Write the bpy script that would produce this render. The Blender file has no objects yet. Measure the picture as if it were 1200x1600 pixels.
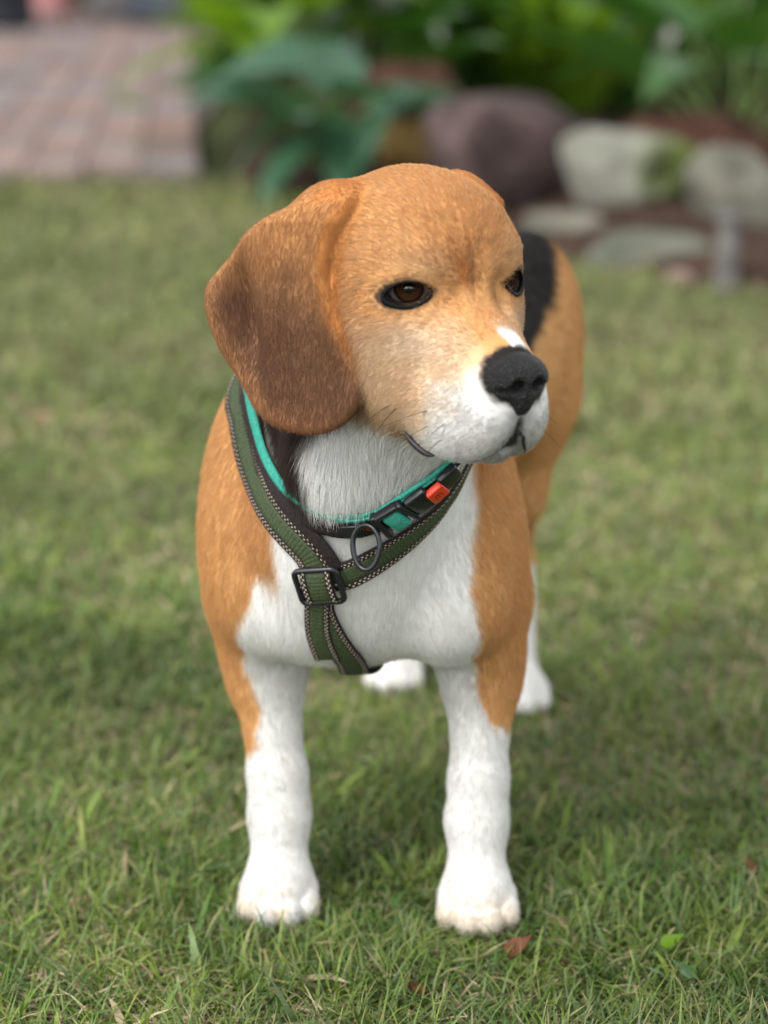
import bpy, bmesh, math, random, time
import numpy as np
from mathutils import Vector, Matrix
rng = np.random.default_rng(7)
random.seed(7)
C = bpy.context.scene.collection
SC = bpy.context.scene
T0 = time.time()

# ------------------------------------------------------------------ camera
CAM_H = 0.62
cam_data = bpy.data.cameras.new('camera')
cam = bpy.data.objects.new('camera', cam_data); C.objects.link(cam); SC.camera = cam
cam.location = (0, 0, CAM_H)
cam.rotation_euler = (math.radians(90 - 15), 0, 0)
cam_data.sensor_fit = 'VERTICAL'; cam_data.sensor_height = 34.6; cam_data.lens = 3560 / 1600 * 34.6
cam_data.clip_start = .05; cam_data.clip_end = 500
cam_data.dof.use_dof = True
cam_data.dof.focus_distance = 1.25
cam_data.dof.aperture_fstop = 4.3

# ------------------------------------------------------------------ light: bright overcast
SUN_EL, SUN_AZ = 47, -136          # degrees; azimuth from +Y (away from the camera) towards +X
world = bpy.data.worlds.new('World'); SC.world = world; world.use_nodes = True
nt = world.node_tree; nt.nodes.clear()
w_out = nt.nodes.new('ShaderNodeOutputWorld'); w_bg = nt.nodes.new('ShaderNodeBackground')
w_sky = nt.nodes.new('ShaderNodeTexSky'); w_sky.sky_type = 'NISHITA'; w_sky.sun_disc = False
w_sky.sun_elevation = math.radians(SUN_EL); w_sky.sun_rotation = math.radians(SUN_AZ)
w_hs = nt.nodes.new('ShaderNodeHueSaturation'); w_hs.inputs['Saturation'].default_value = .12
nt.links.new(w_sky.outputs[0], w_hs.inputs['Color']); nt.links.new(w_hs.outputs[0], w_bg.inputs['Color'])
nt.links.new(w_bg.outputs[0], w_out.inputs['Surface'])
w_bg.inputs['Strength'].default_value = .15
sun_data = bpy.data.lights.new('sun', 'SUN'); sun = bpy.data.objects.new('sun', sun_data); C.objects.link(sun)
sun_data.energy = 1.0; sun_data.angle = math.radians(22); sun_data.color = (1, .97, .92)
_el, _az = math.radians(SUN_EL), math.radians(SUN_AZ)
sun.rotation_euler = Vector((-math.sin(_az) * math.cos(_el), -math.cos(_az) * math.cos(_el), -math.sin(_el))).to_track_quat('-Z', 'Y').to_euler()
SC.view_settings.view_transform = 'Standard'; SC.view_settings.look = 'None'
SC.view_settings.exposure = 1.42; SC.view_settings.gamma = 1; SC.view_settings.use_curve_mapping = False
SC.render.engine = 'CYCLES'
SC.cycles.use_denoising = True
SC.cycles.use_adaptive_sampling = False
SC.cycles.max_bounces = 8; SC.cycles.transparent_max_bounces = 8
# ------------------------------------------------------------------ small tools
def link(o):
    C.objects.link(o); return o

def tag(o, label=None, cat=None, group=None, kind=None):
    for k, v in (('label', label), ('category', cat), ('group', group), ('kind', kind)):
        if v: o[k] = v
    return o

def thing(name, label, cat, loc=(0, 0, 0), group=None):
    o = link(bpy.data.objects.new(name, None)); o.location = loc; o.empty_display_size = .05
    return tag(o, label, cat, group)

def part(name, me, parent=None, mat=None):
    o = link(bpy.data.objects.new(name, me))
    if mat is not None: me.materials.append(mat)
    if parent is not None:
        o.parent = parent
        q = parent; off = Vector((0, 0, 0))
        while q is not None:
            off = off + Vector(q.location); q = q.parent
        o.location = -off if parent.parent is None else Vector((0, 0, 0))
    return o

_mats = {}
def material(name, col=(.5, .5, .5), rough=.6, spec=.3, build=None, **kw):
    if name in _mats: return _mats[name]
    m = bpy.data.materials.new(name); m.use_nodes = True
    n = m.node_tree; b = n.nodes['Principled BSDF']
    b.inputs['Base Color'].default_value = (*col, 1); b.inputs['Roughness'].default_value = rough
    b.inputs['Specular IOR Level'].default_value = spec
    for k, v in kw.items(): b.inputs[k].default_value = v
    if build: build(n, b)
    _mats[name] = m
    return m

def nd(n, typ, **kw):
    x = n.nodes.new(typ)
    for k, v in kw.items():
        if k in x.inputs: x.inputs[k].default_value = v
        else: setattr(x, k, v)
    return x

def noise_mix(n, b, c1, c2, scale=8, detail=5, lo=.35, hi=.65, coord='Object', bump=0, bump_scale=None, extra=None):
    """base colour from two or three colours on a noise, with an optional bump"""
    tc = nd(n, 'ShaderNodeTexCoord'); no = nd(n, 'ShaderNodeTexNoise', Scale=scale, Detail=detail)
    n.links.new(tc.outputs[coord], no.inputs['Vector'])
    cr = nd(n, 'ShaderNodeValToRGB'); e = cr.color_ramp.elements
    e[0].position = lo; e[0].color = (*c1, 1); e[1].position = hi; e[1].color = (*c2, 1)
    if extra:
        q = e.new(extra[0]); q.color = (*extra[1], 1)
    n.links.new(no.outputs['Fac'], cr.inputs['Fac']); n.links.new(cr.outputs['Color'], b.inputs['Base Color'])
    if bump:
        n2 = nd(n, 'ShaderNodeTexNoise', Scale=bump_scale or scale * 4, Detail=6); n.links.new(tc.outputs[coord], n2.inputs['Vector'])
        bp = nd(n, 'ShaderNodeBump', Strength=bump, Distance=.01); n.links.new(n2.outputs['Fac'], bp.inputs['Height']); n.links.new(bp.outputs['Normal'], b.inputs['Normal'])
    return cr

def hash3(i, j, k, seed):
    h = (i * 374761393 + j * 668265263 + k * 2147483647 + seed * 974711) & 0xffffffff
    h = ((h ^ (h >> 13)) * 1274126177) & 0xffffffff
    return ((h ^ (h >> 16)) & 0xffff) / 65535.0

def vnoise(p, scale, seed=0):
    """smooth value noise, 0..1"""
    q = np.asarray(p) * scale; i = np.floor(q).astype(np.int64); f = q - i; f = f * f * (3 - 2 * f)
    r = 0
    for a in (0, 1):
        for b in (0, 1):
            for c in (0, 1):
                w = (f[:, 0] if a else 1 - f[:, 0]) * (f[:, 1] if b else 1 - f[:, 1]) * (f[:, 2] if c else 1 - f[:, 2])
                r = r + w * hash3(i[:, 0] + a, i[:, 1] + b, i[:, 2] + c, seed)
    return r

def fbm(p, scale, seed=0, oct=3):
    r = 0; a = .5
    for o in range(oct):
        r = r + a * vnoise(p, scale * 2 ** o, seed + o); a *= .5
    return r / (1 - .5 ** oct)

def sst(x, a, b):
    t = np.clip((x - a) / (b - a), 0, 1); return t * t * (3 - 2 * t)

def mixc(c, d, w):
    return c + (np.asarray(d) - c) * np.asarray(w)[:, None]
DOG_STEP = .0022
FUR_N = 600000
GRASS_K = 1.0
# ------------------------------------------------------------------ implicit surface tools
def smin(a, b, k):
    h = np.maximum(k - np.abs(a - b), 0.0) / k
    return np.minimum(a, b) - h * h * k * 0.25

def smax(a, b, k):
    return -smin(-a, -b, k)

def V(*a):
    return np.array(a, dtype=np.float64)

def unit(v):
    v = np.asarray(v, float)
    return v / (np.linalg.norm(v, axis=-1, keepdims=True) + 1e-12)

def rot_from(xaxis, zaxis):
    z = unit(zaxis); x = unit(np.asarray(xaxis, float) - z * np.dot(xaxis, z)); y = np.cross(z, x)
    return np.stack([x, y, z], 1)            # columns = local axes

class Ellipsoid:
    def __init__(s, c, r, R=None, k=.02, op='add', flow=None, n=None):
        s.c = V(*c); s.r = V(*r); s.R = np.eye(3) if R is None else R; s.k = k; s.op = op; s.flow = flow
        e = np.sqrt(((s.R * s.r) ** 2).sum(1)); s.lo = s.c - e; s.hi = s.c + e
    def d(s, p):
        q = (p - s.c) @ s.R
        a = q / s.r; k0 = np.sqrt((a * a).sum(1)); k1 = np.sqrt(((a / s.r) ** 2).sum(1))
        return k0 * (k0 - 1.0) / (k1 + 1e-9)

class Cone:
    """capsule with two radii"""
    def __init__(s, a, b, r1, r2, k=.02, op='add', flow=None):
        s.a = V(*a); s.b = V(*b); s.r1 = r1; s.r2 = r2; s.k = k; s.op = op; s.flow = flow
        s.lo = np.minimum(s.a - r1, s.b - r2); s.hi = np.maximum(s.a + r1, s.b + r2)
    def d(s, p):
        ba = s.b - s.a; l2 = ba @ ba; rr = s.r1 - s.r2; a2 = l2 - rr * rr; il2 = 1.0 / l2
        pa = p - s.a; y = pa @ ba; z = y - l2
        x2 = ((pa * l2 - y[:, None] * ba) ** 2).sum(1)
        y2 = y * y * l2; z2 = z * z * l2
        k = np.sign(rr) * rr * rr * x2
        d = (np.sqrt(x2 * a2 * il2) + y * rr) * il2 - s.r1
        m = np.sign(z) * a2 * z2 > k
        d = np.where(m, np.sqrt(x2 + z2) * il2 - s.r2, d)
        m2 = (~m) & (np.sign(y) * a2 * y2 < k)
        return np.where(m2, np.sqrt(x2 + y2) * il2 - s.r1, d)

def poly_sd(P, x, y):
    """signed distance to a closed polygon, negative inside"""
    n = len(P); d = np.full(x.shape, 1e9); s = np.ones(x.shape)
    for i in range(n):
        ax, ay = P[i]; bx, by = P[i - 1]
        ex, ey = bx - ax, by - ay; wx, wy = x - ax, y - ay
        t = np.clip((wx * ex + wy * ey) / (ex * ex + ey * ey + 1e-18), 0, 1)
        d = np.minimum(d, (wx - ex * t) ** 2 + (wy - ey * t) ** 2)
        c1 = y >= ay; c2 = y < by; c3 = ex * wy > ey * wx
        s = np.where((c1 & c2 & c3) | (~c1 & ~c2 & ~c3), -s, s)
    return s * np.sqrt(d)

def smooth_closed(P, n=3):
    """Chaikin corner cutting of a closed outline"""
    P = np.asarray(P, float)
    for _ in range(n):
        Q = np.roll(P, -1, 0)
        P = np.stack([P * .75 + Q * .25, P * .25 + Q * .75], 1).reshape(-1, 2)
    return P

class Sheet:
    """a soft flap: outline in (u, v), bent by h(u, v), thickness t(u, v)"""
    def __init__(s, o, eu, ev, en, outline, h, t, r, k=.012, op='add', flow=None, bounds=.03):
        s.o = V(*o); s.R = np.stack([eu, ev, en], 1); s.P = outline; s.h = h; s.t = t; s.r = r; s.k = k; s.op = op; s.flow = flow
        lo = np.r_[outline.min(0), -bounds]; hi = np.r_[outline.max(0), bounds]
        c = np.array([[(lo, hi)[i][0], (lo, hi)[j][1], (lo, hi)[q][2]] for i in (0, 1) for j in (0, 1) for q in (0, 1)]) @ s.R.T + s.o
        s.lo = c.min(0); s.hi = c.max(0)
    def d(s, p):
        q = (p - s.o) @ s.R
        u, v, w = q[:, 0], q[:, 1], q[:, 2]
        a = poly_sd(s.P, u, v) + s.r
        b = np.abs(w - s.h(u, v)) - s.t(u, v) + s.r
        return (np.sqrt(np.maximum(a, 0) ** 2 + np.maximum(b, 0) ** 2) + np.minimum(np.maximum(a, b), 0) - s.r) * .85

def field(prims, p):
    f = np.full(len(p), 1.0)
    for s in prims:
        pad = s.k + .012
        m = np.all((p > s.lo - pad) & (p < s.hi + pad), 1)
        if not m.any():
            continue
        d = s.d(p[m])
        if s.op == 'add':
            f[m] = smin(f[m], d, s.k)
        else:
            f[m] = smax(f[m], -d, s.k)
    return f

def surface(prims, step, blk=24):
    """naive surface nets over the blocks the surface runs through"""
    add = [s for s in prims if s.op == 'add']
    lo = np.min([s.lo for s in add], 0) - .012; hi = np.max([s.hi for s in add], 0) + .012
    nb = np.ceil((hi - lo) / (step * blk)).astype(int)
    B = np.stack(np.meshgrid(*[np.arange(n) for n in nb], indexing='ij'), -1).reshape(-1, 3)
    # a block is skipped when nothing of it comes near the surface (coarse samples)
    sub = np.stack(np.meshgrid(*[np.linspace(0, blk, 7)] * 3, indexing='ij'), -1).reshape(-1, 3)
    pts = lo + (B[:, None, :] * blk + sub[None]) * step
    fc = field(prims, pts.reshape(-1, 3)).reshape(len(B), -1)
    keep = (np.abs(fc).min(1) < blk * step / 6 * 1.2)
    B = B[keep]
    g = np.stack(np.meshgrid(*[np.arange(blk + 2)] * 3, indexing='ij'), -1).reshape(-1, 3)
    off = np.array([[i, j, k] for i in (0, 1) for j in (0, 1) for k in (0, 1)])
    edges = [(0, 1), (2, 3), (4, 5), (6, 7), (0, 2), (1, 3), (4, 6), (5, 7), (0, 4), (1, 5), (2, 6), (3, 7)]
    keys = []; pos = []; quads = []
    N = nb * blk + 4
    def key(c):
        return (c[:, 0] * N[1] + c[:, 1]) * N[2] + c[:, 2]
    for b in B:
        base = b * blk
        f = field(prims, lo + (base + g) * step).reshape(blk + 2, blk + 2, blk + 2)
        ins = f < 0
        if ins.all() or not ins.any():
            continue
        n = blk + 1
        cor = np.stack([f[i:i + n, j:j + n, k:k + n] for i, j, k in off], -1)
        ci = cor < 0
        act = ci.any(-1) & ~ci.all(-1)
        idx = np.argwhere(act); c = cor[act]
        acc = np.zeros((len(idx), 3)); cnt = np.zeros(len(idx))
        for a, e in edges:
            fa, fb = c[:, a], c[:, e]; m = (fa < 0) != (fb < 0)
            t = np.where(m, fa / np.where(m, fa - fb, 1), 0)
            acc += np.where(m[:, None], off[a] + t[:, None] * (off[e] - off[a]), 0); cnt += m
        keys.append(key(idx + base)); pos.append(lo + (base + idx + acc / cnt[:, None]) * step)
        # one quad per crossed grid edge whose four cells are in this block
        for ax in range(3):
            o = [0, 0, 0]; o[ax] = 1
            s0 = ins[1:blk + 1, 1:blk + 1, 1:blk + 1]
            s1 = ins[1 + o[0]:blk + 1 + o[0], 1 + o[1]:blk + 1 + o[1], 1 + o[2]:blk + 1 + o[2]]
            e = np.argwhere(s0 != s1) + 1
            if not len(e):
                continue
            sg = ins[e[:, 0], e[:, 1], e[:, 2]]
            u, w = [(1, 2), (2, 0), (0, 1)][ax]
            du = np.zeros(3, int); dw = np.zeros(3, int); du[u] = 1; dw[w] = 1
            q = np.stack([key(e + base - du - dw), key(e + base - dw), key(e + base), key(e + base - du)], 1)
            q[~sg] = q[~sg][:, ::-1]
            quads.append(q)
    keys = np.concatenate(keys); pos = np.concatenate(pos); quads = np.concatenate(quads)
    uk, first = np.unique(keys, return_index=True)
    Vv = pos[first]
    ix = np.searchsorted(uk, quads); ix = np.clip(ix, 0, len(uk) - 1)
    ok = (uk[ix] == quads).all(1)
    F = ix[ok]
    # de-duplicate faces, then pull the vertices onto the surface
    F = F[np.unique(np.sort(F, 1), axis=0, return_index=True)[1]]
    for _ in range(3):
        f = field(prims, Vv); e = step * .5
        gr = np.stack([field(prims, Vv + d) - field(prims, Vv - d) for d in np.eye(3) * e], 1) / (2 * e)
        Vv = Vv - gr * np.clip(f / ((gr ** 2).sum(1) + 1e-6), -step, step)[:, None] * .7
    return Vv, F, unit(gr)

def mesh_from(name, Vv, F, smooth=True):
    me = bpy.data.meshes.new(name)
    F = np.asarray(F); k = F.shape[1]
    me.vertices.add(len(Vv)); me.vertices.foreach_set('co', np.ascontiguousarray(Vv, np.float32).ravel())
    me.loops.add(F.size); me.loops.foreach_set('vertex_index', np.ascontiguousarray(F, np.int32).ravel())
    me.polygons.add(len(F)); me.polygons.foreach_set('loop_start', np.arange(0, F.size, k, dtype=np.int32))
    me.polygons.foreach_set('loop_total', np.full(len(F), k, np.int32))
    me.polygons.foreach_set('use_smooth', np.full(len(F), smooth))
    me.update(); me.validate()
    return me

def point_colours(me, name, C3):
    a = me.color_attributes.new(name, 'FLOAT_COLOR', 'POINT')
    c = np.ones((len(me.vertices), 4), np.float32); c[:, :3] = C3
    a.data.foreach_set('color', c.ravel())
# ------------------------------------------------------------------ the beagle: shape
HL_O = V(.0368, 1.1880, .4246)
HL_R = np.array([[.8575, .5136, .0310], [.5144, -.8547, -.0697], [.0093, -.0757, .9971]])   # columns: dog's left, forward, up
def HP(x, y, z):
    return HL_O + HL_R @ V(x, y, z)
def HD(x, y, z):
    return unit(HL_R @ V(x, y, z))
def to_head(p):
    return (np.asarray(p) - HL_O) @ HL_R

def sym(make):
    return [make(-1), make(1)]

EYE_A = .0282          # half distance between the eyes
EYE_R = .0118          # eyeball radius
def eye_frame(s):
    """eyeball centre and axes (across, up, out) in head coordinates"""
    out = unit(V(s * .56, .82, .06)); acr = unit(np.cross(V(0, 0, 1), out)); up = np.cross(out, acr)
    tilt = s * math.radians(9)
    a2 = acr * math.cos(tilt) + up * math.sin(tilt); u2 = up * math.cos(tilt) - acr * math.sin(tilt)
    c = V(s * EYE_A, 0, 0) - out * EYE_R * .98
    return c, a2, u2, out

class Almond:
    """the opening between the lids: two crossing cylinders along the view axis of the eye"""
    def __init__(s, side, w, hu, hd, k):
        c, a, u, o = eye_frame(side)
        s.c = HP(*c); s.R = HL_R @ np.stack([a, u, o], 1); s.w = w; s.hu = hu; s.hd = hd; s.k = k; s.op = 'sub'; s.flow = None
        s.lo = s.c - .03; s.hi = s.c + .03
    def d2(s, p):
        q = (p - s.c) @ s.R
        x, y, z = q.T
        ru = (s.w ** 2 + s.hu ** 2) / (2 * s.hu); rd = (s.w ** 2 + s.hd ** 2) / (2 * s.hd)
        a = np.hypot(x, y + ru - s.hu) - ru; b = np.hypot(x, y - rd + s.hd) - rd
        return np.maximum(a, b), z
    def d(s, p):
        d, z = s.d2(p)
        return np.maximum(np.maximum(d, -z), z - .028)

# ear: outline of the flap hanging at the dog's right side, in its own plane (metres; u backwards and outwards, v up)
EAR_O = HP(-.0422, -.038, .030)
EAR_U = unit(V(-.86, .51, 0)); EAR_V = V(0, 0, 1.0); EAR_N = unit(np.cross(EAR_U, EAR_V)) * 1.0
if EAR_N[1] > 0: EAR_N = -EAR_N
EAR_OUT = smooth_closed([(-.004, .0150), (.0045, .0170), (.0228, .0105), (.0408, .0020), (.0624, -.0121), (.078, -.0300), (.0865, -.0400), (.0875, -.0500), (.0830, -.0620), (.0789, -.0752), (.0673, -.0909), (.0553, -.1062), (.0382, -.1130), (.0220, -.1135), (.0050, -.1115), (-.0085, -.1010), (-.0125, -.0883), (-.0105, -.0725), (-.0055, -.0605), (.0020, -.0433), (.0050, -.0274), (.0035, -.0060), (-.004, .0083)], 2)
def ear_h(u, v):
    h = .010 - .10 * (u - .02) ** 2 / .06
    h = h + .010 * np.exp(-((u - .035) / .025) ** 2 - ((v + .035) / .05) ** 2)          # belly of the flap
    h = h - .016 * np.exp(-((u - .060 - .12 * (v + .055)) / .0095) ** 2 - ((v + .056) / .030) ** 2)   # hollow behind it
    h = h + .006 * np.exp(-((u - .082) / .010) ** 2 - ((v + .05) / .03) ** 2)           # rolled rear edge
    h = h + .004 * np.exp(-((u - .012) / .012) ** 2) * np.clip((.01 - v) / .04, 0, 1)      # the front edge stands off the cheek
    h = h - .012 * np.clip((v - .002) / .022, 0, 1)
    h = h + .008 * np.clip((v + .135) / -.03, 0, 1)
    h = h - .004 * np.exp(-((u - .075) / .012) ** 2 - ((v + .105) / .02) ** 2)
    return h
def ear_t(u, v):
    return .0042 + .006 * np.clip((v + .03) / .05, 0, 1)

def dog_prims():
    P = []
    E = lambda c, r, k=.02, flow=None, R=HL_R, op='add': P.append(Ellipsoid(HP(*c), r, R, k, op, flow))
    back = HD(0, -1, .1)
    # --- head
    E((0, -.038, .011), (.0450, .055, .0445), .01, HD(0, -1, -.15))          # cranium
    E((0, -.014, .016), (.034, .026, .029), .022, HD(0, -.7, .7))           # forehead
    for s in (-1, 1):
        E((s * .0230, .000, .0172), (.0130, .0135, .0100), .010, HD(s * .6, -.5, .5))      # brow
        E((s * .0290, -.028, -.010), (.016, .028, .026), .02, HD(s * .3, -1, -.2))      # cheek bone
        E((s * .0265, -.022, -.042), (.0175, .034, .029), .02, HD(s * .2, -.8, -.6))    # jaw muscle
        E((s * .0165, .008, -.025), (.0105, .024, .020), .015, HD(s * .3, -1, -.1))       # under the eye
        E((s * .0125, .037, -.0560), (.0135, .029, .0265), .009, HD(s * .5, -.7, -.5))  # flews
        E((s * .0165, .014, -.064), (.0130, .028, .0200), .016, HD(s * .4, -.7, -.5))
        E((s * .0085, .050, -.054), (.0110, .0150, .0185), .006, HD(s * .8, -.5, -.4)) # whisker pads
    P.append(Cone(HP(0, .004, -.0165), HP(0, .049, -.0340), .0195, .0140, .014, 'add', HD(0, -1, .2)))   # bridge of the muzzle
    E((0, .020, -.045), (.019, .040, .026), .02, HD(0, -1, -.2))
    P.append(Cone(HP(.0005, .0675, -.0530), HP(.0020, .0610, -.0760), .0008, .0048, .003, 'sub'))     # the parting of the lips
    E((.0005, .0330, -.0765), (.0110, .0210, .0095), .003, HD(0, -.8, -.6))        # lower jaw
    E((0, .0330, .014), (.0035, .0150, .014), .009, None, HL_R, 'sub')          # furrow between the brows
    for s in (-1, 1):
        E((s * .0175, .0235, -.0010), (.0055, .0105, .0085), .010, None, HL_R, 'sub')      # hollow between the eye and the bridge
    # lids
    for s in (-1, 1):
        c, a, u, o = eye_frame(s)
        P.append(Ellipsoid(HP(*c), (.0150, .0140, .0134), HL_R @ np.stack([a, u, o], 1), .010, 'add', HD(s * .7, -.6, .0)))
    N_HEAD = len(P)
    # --- neck
    P.append(Cone(HP(0, -.050, -.020), (-.012, 1.375, .300), .050, .074, .035, 'add', unit(V(0, .35, -1))))
    P.append(Cone(HP(0, -.036, -.060), (-.022, 1.315, .262), .033, .052, .022, 'add', unit(V(-.05, -.1, -1))))     # throat
    P.append(Ellipsoid((-.020, 1.258, .318), (.032, .028, .030), None, .02, 'add', unit(V(-.35, -.35, -1))))    # fold of the throat above the collar
    N_NECK = len(P)
    # --- trunk, yawed so that the rump is to the dog's left
    B = rot_from(V(.97, -.24, 0), V(0, 0, 1))
    T = lambda c, r, k=.03, flow=None, R=B: P.append(Ellipsoid(c, r, R, k, 'add', flow))
    bk = unit(V(.22, .95, -.25))
    T((.000, 1.465, .264), (.076, .150, .098), .03, bk)                       # ribs
    T((-.018, 1.340, .243), (.064, .066, .070), .04, unit(V(0, -.05, -1)))    # fore-chest
    for px_, py_, sx_ in ((-.052, 1.3200, -1), (.036, 1.3120, 1)):
        T((px_, py_, .212), (.036, .030, .034), .014, unit(V(sx_ * .35, -.1, -1)))          # breast muscles above the legs
    T((-.016, 1.360, .215), (.054, .070, .045), .03, unit(V(0, .2, -1)))      # brisket
    T((-.014, 1.410, .335), (.045, .080, .050), .04, bk)                      # withers
    T((.038, 1.590, .300), (.073, .120, .080), .04, bk)                       # loin
    T((.060, 1.690, .312), (.066, .080, .074), .03, unit(V(.2, .8, -.6)))     # rump
    down = unit(V(0, .1, -1))
    N_TRUNK = len(P)
    # shoulders and forelegs
    for side, x, y in ((-1, -.0665, 1.340), (1, .0585, 1.330)):
        sx = side; ox = .010 if side < 0 else .003; ux = -.001 if side < 0 else -.008
        T((x - .012 * (side < 0) - .012 * (side > 0), y + .035, .248), (.032, .055, .080), .03, unit(V(sx * .1, .3, -1)))   # shoulder blade
        T((x + ux, y + .022, .222), (.034, .048, .058), .025, unit(V(sx * .1, .2, -1)))       # upper arm
        P.append(Cone((x + sx * ox, y + .030, .195), (x + sx * ox * .9, y + .026, .150), .0270 + .0015 * (side < 0), .0220, .02, 'add', down))
        P.append(Cone((x + sx * ox * .9, y + .026, .160), (x + sx * .001, y + .012, .085), .0225, .0160, .015, 'add', down))
        P.append(Cone((x + sx * .001, y + .012, .085), (x, y + .008, .062), .0165, .0175, .012, 'add', down))               # wrist
        P.append(Cone((x, y + .008, .060), (x, y - .003, .026), .0170, .0180, .012, 'add', down))                           # pastern
        P.append(Ellipsoid((x, y - .009, .018), (.0205, .0255, .0170), None, .012, 'add', unit(V(0, -.6, -1))))             # paw
        for j, (tx, ty) in enumerate(((-.0160, -.018), (-.0056, -.027), (.0056, -.027), (.0160, -.018))):
            P.append(Cone((x + tx * .9, y + ty + .010, .018), (x + tx * 1.06, y + ty - .006, .010), .0096, .0086, .0022, 'add', unit(V(0, -.5, -1))))
    # hind legs
    for hx, hy, sx in ((.106, 1.750, 1), (.006, 1.800, -1)):
        T((hx - .001 * sx, hy - .100, .305), (.034, .066, .075), .05, unit(V(.1, .5, -1)))      # thigh
        P.append(Cone((hx - .004 * sx, hy - .100, .262), (hx - .011 * sx, hy - .092, .190), .036, .022, .025, 'add', unit(V(.05, .4, -1))))
        P.append(Cone((hx - .011 * sx, hy - .095, .192), (hx - .003 * sx, hy + .008, .112), .0215, .0135, .02, 'add', unit(V(0, .5, -1))))  # second thigh to hock
        P.append(Cone((hx, hy + .010, .110), (hx + .002, hy - .012, .035), .0145, .0135, .012, 'add', down))
        P.append(Ellipsoid((hx + .002, hy - .030, .016), (.021, .030, .0165), None, .012, 'add', unit(V(0, -.6, -1))))
        for j, (tx, ty) in enumerate(((-.016, -.018), (-.0055, -.026), (.0055, -.026), (.016, -.018))):
            P.append(Cone((hx + .002 + tx * .9, hy - .030 + ty + .010, .016), (hx + .002 + tx, hy - .030 + ty - .004, .010), .0085, .0075, .004, 'add', unit(V(0, -.5, -1))))
    # tail, carried low behind the rump
    P.append(Cone((.078, 1.745, .335), (.092, 1.800, .300), .019, .015, .02, 'add', unit(V(.2, .5, -.8))))
    P.append(Cone((.092, 1.800, .300), (.086, 1.820, .190), .015, .007, .01, 'add', unit(V(0, .1, -1))))
    N_LEGS = len(P)
    # --- ears
    P.append(Sheet(EAR_O, EAR_U, EAR_V, EAR_N, EAR_OUT, ear_h, ear_t, .0034, .004, 'add', unit(V(-.10, 0, -1))))
    # the other ear lies flat against the cheek
    out2 = EAR_OUT.copy(); out2[:, 0] = np.maximum(out2[:, 0], -.004) * .95; out2[:, 1] = np.minimum(out2[:, 1], .012)
    P.append(Sheet(HP(.0535, -.052, .020), HD(.06, -1, 0), HD(.06, 0, 1), HD(1, .06, -.06), out2, lambda u, v: ear_h(u, v) * .5 - .004, ear_t, .0036, .010, 'add', unit(V(.10, 0, -1))))
    E((-.040, -.056, .028), (.018, .026, .019), .016, HD(-.8, -.5, .2))     # root of the near ear
    E((.044, -.066, .028), (.014, .022, .018), .016, HD(.8, -.5, .2))
    N_EAR = len(P)
    # openings for the eyes
    for s in (-1, 1):
        P.append(Almond(s, .0128, .0063, .0060, .0018))
    for i, q in enumerate(P):
        q.reg = 0 if i < N_HEAD or i >= N_EAR else 1 if i < N_NECK else 2 if i < N_TRUNK else 3 if i < N_LEGS else 4
    P[-1].eye = P[-2].eye = True
    for q in P:
        if isinstance(q, Ellipsoid) and abs(q.c[1] - 1.258) < 1e-6: q.soft = True
    return P
# ------------------------------------------------------------------ where the straps lie on the dog
DOG = dog_prims()
SOLID = [s for s in DOG if s.reg in (1, 2, 3) and not hasattr(s, 'soft')]          # neck, trunk and legs: what the straps rest on
def grad(prims, p, e=.003):
    return unit(np.stack([field(prims, p + d) - field(prims, p - d) for d in np.eye(3) * e], 1))
def spline(P, n, closed=False):
    P = np.asarray(P, float); m = len(P)
    if closed: Q = np.concatenate([P[-1:], P, P[:2]])
    else: Q = np.concatenate([2 * P[:1] - P[1:2], P, 2 * P[-1:] - P[-2:-1]])
    out = []; seg = m if closed else m - 1
    for i in range(seg):
        a, b, c, d = Q[i:i + 4]
        for t in np.linspace(0, 1, 24, endpoint=False):
            out.append(.5 * ((2 * b) + (c - a) * t + (2 * a - 5 * b + 4 * c - d) * t * t + (3 * b - a - 3 * c + d) * t ** 3))
    if not closed: out.append(P[-1])
    out = np.array(out); 
    if closed: out = np.concatenate([out, out[:1]])
    s = np.r_[0, np.cumsum(np.linalg.norm(np.diff(out, axis=0), axis=1))]
    u = np.linspace(0, s[-1], n)
    return np.stack([np.interp(u, s, out[:, k]) for k in range(3)], 1), s[-1]
def lay(P, off, closed=False, prims=SOLID, iters=12, tight=14):
    """pull a path onto the coat and let it lie taut"""
    n = 120; p, L = spline(P, n, closed)
    for it in range(iters):
        f = field(prims, p); g = grad(prims, p)
        p = p - g * (np.clip(f, -.1, .05) - off)[:, None]
        if it < iters - 3:
            for _ in range(tight):
                q = p.copy(); q[1:-1] = .25 * p[:-2] + .5 * p[1:-1] + .25 * p[2:]
                if closed: q[0] = q[-1] = .25 * p[-2] + .5 * p[0] + .25 * p[1]
                f = field(prims, q); p = q
            f = field(prims, p); p = p + grad(prims, p) * np.maximum(off - f, 0)[:, None]
    g = grad(prims, p, .008)
    for _ in range(10):
        q = g.copy(); q[1:-1] = g[:-2] + 2 * g[1:-1] + g[2:]
        if closed: q[0] = q[-1] = g[-2] + 2 * g[0] + g[1]
        g = unit(q)
    return p, g
O_RING = V(-.0335, 1.2590, .2450)
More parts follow.
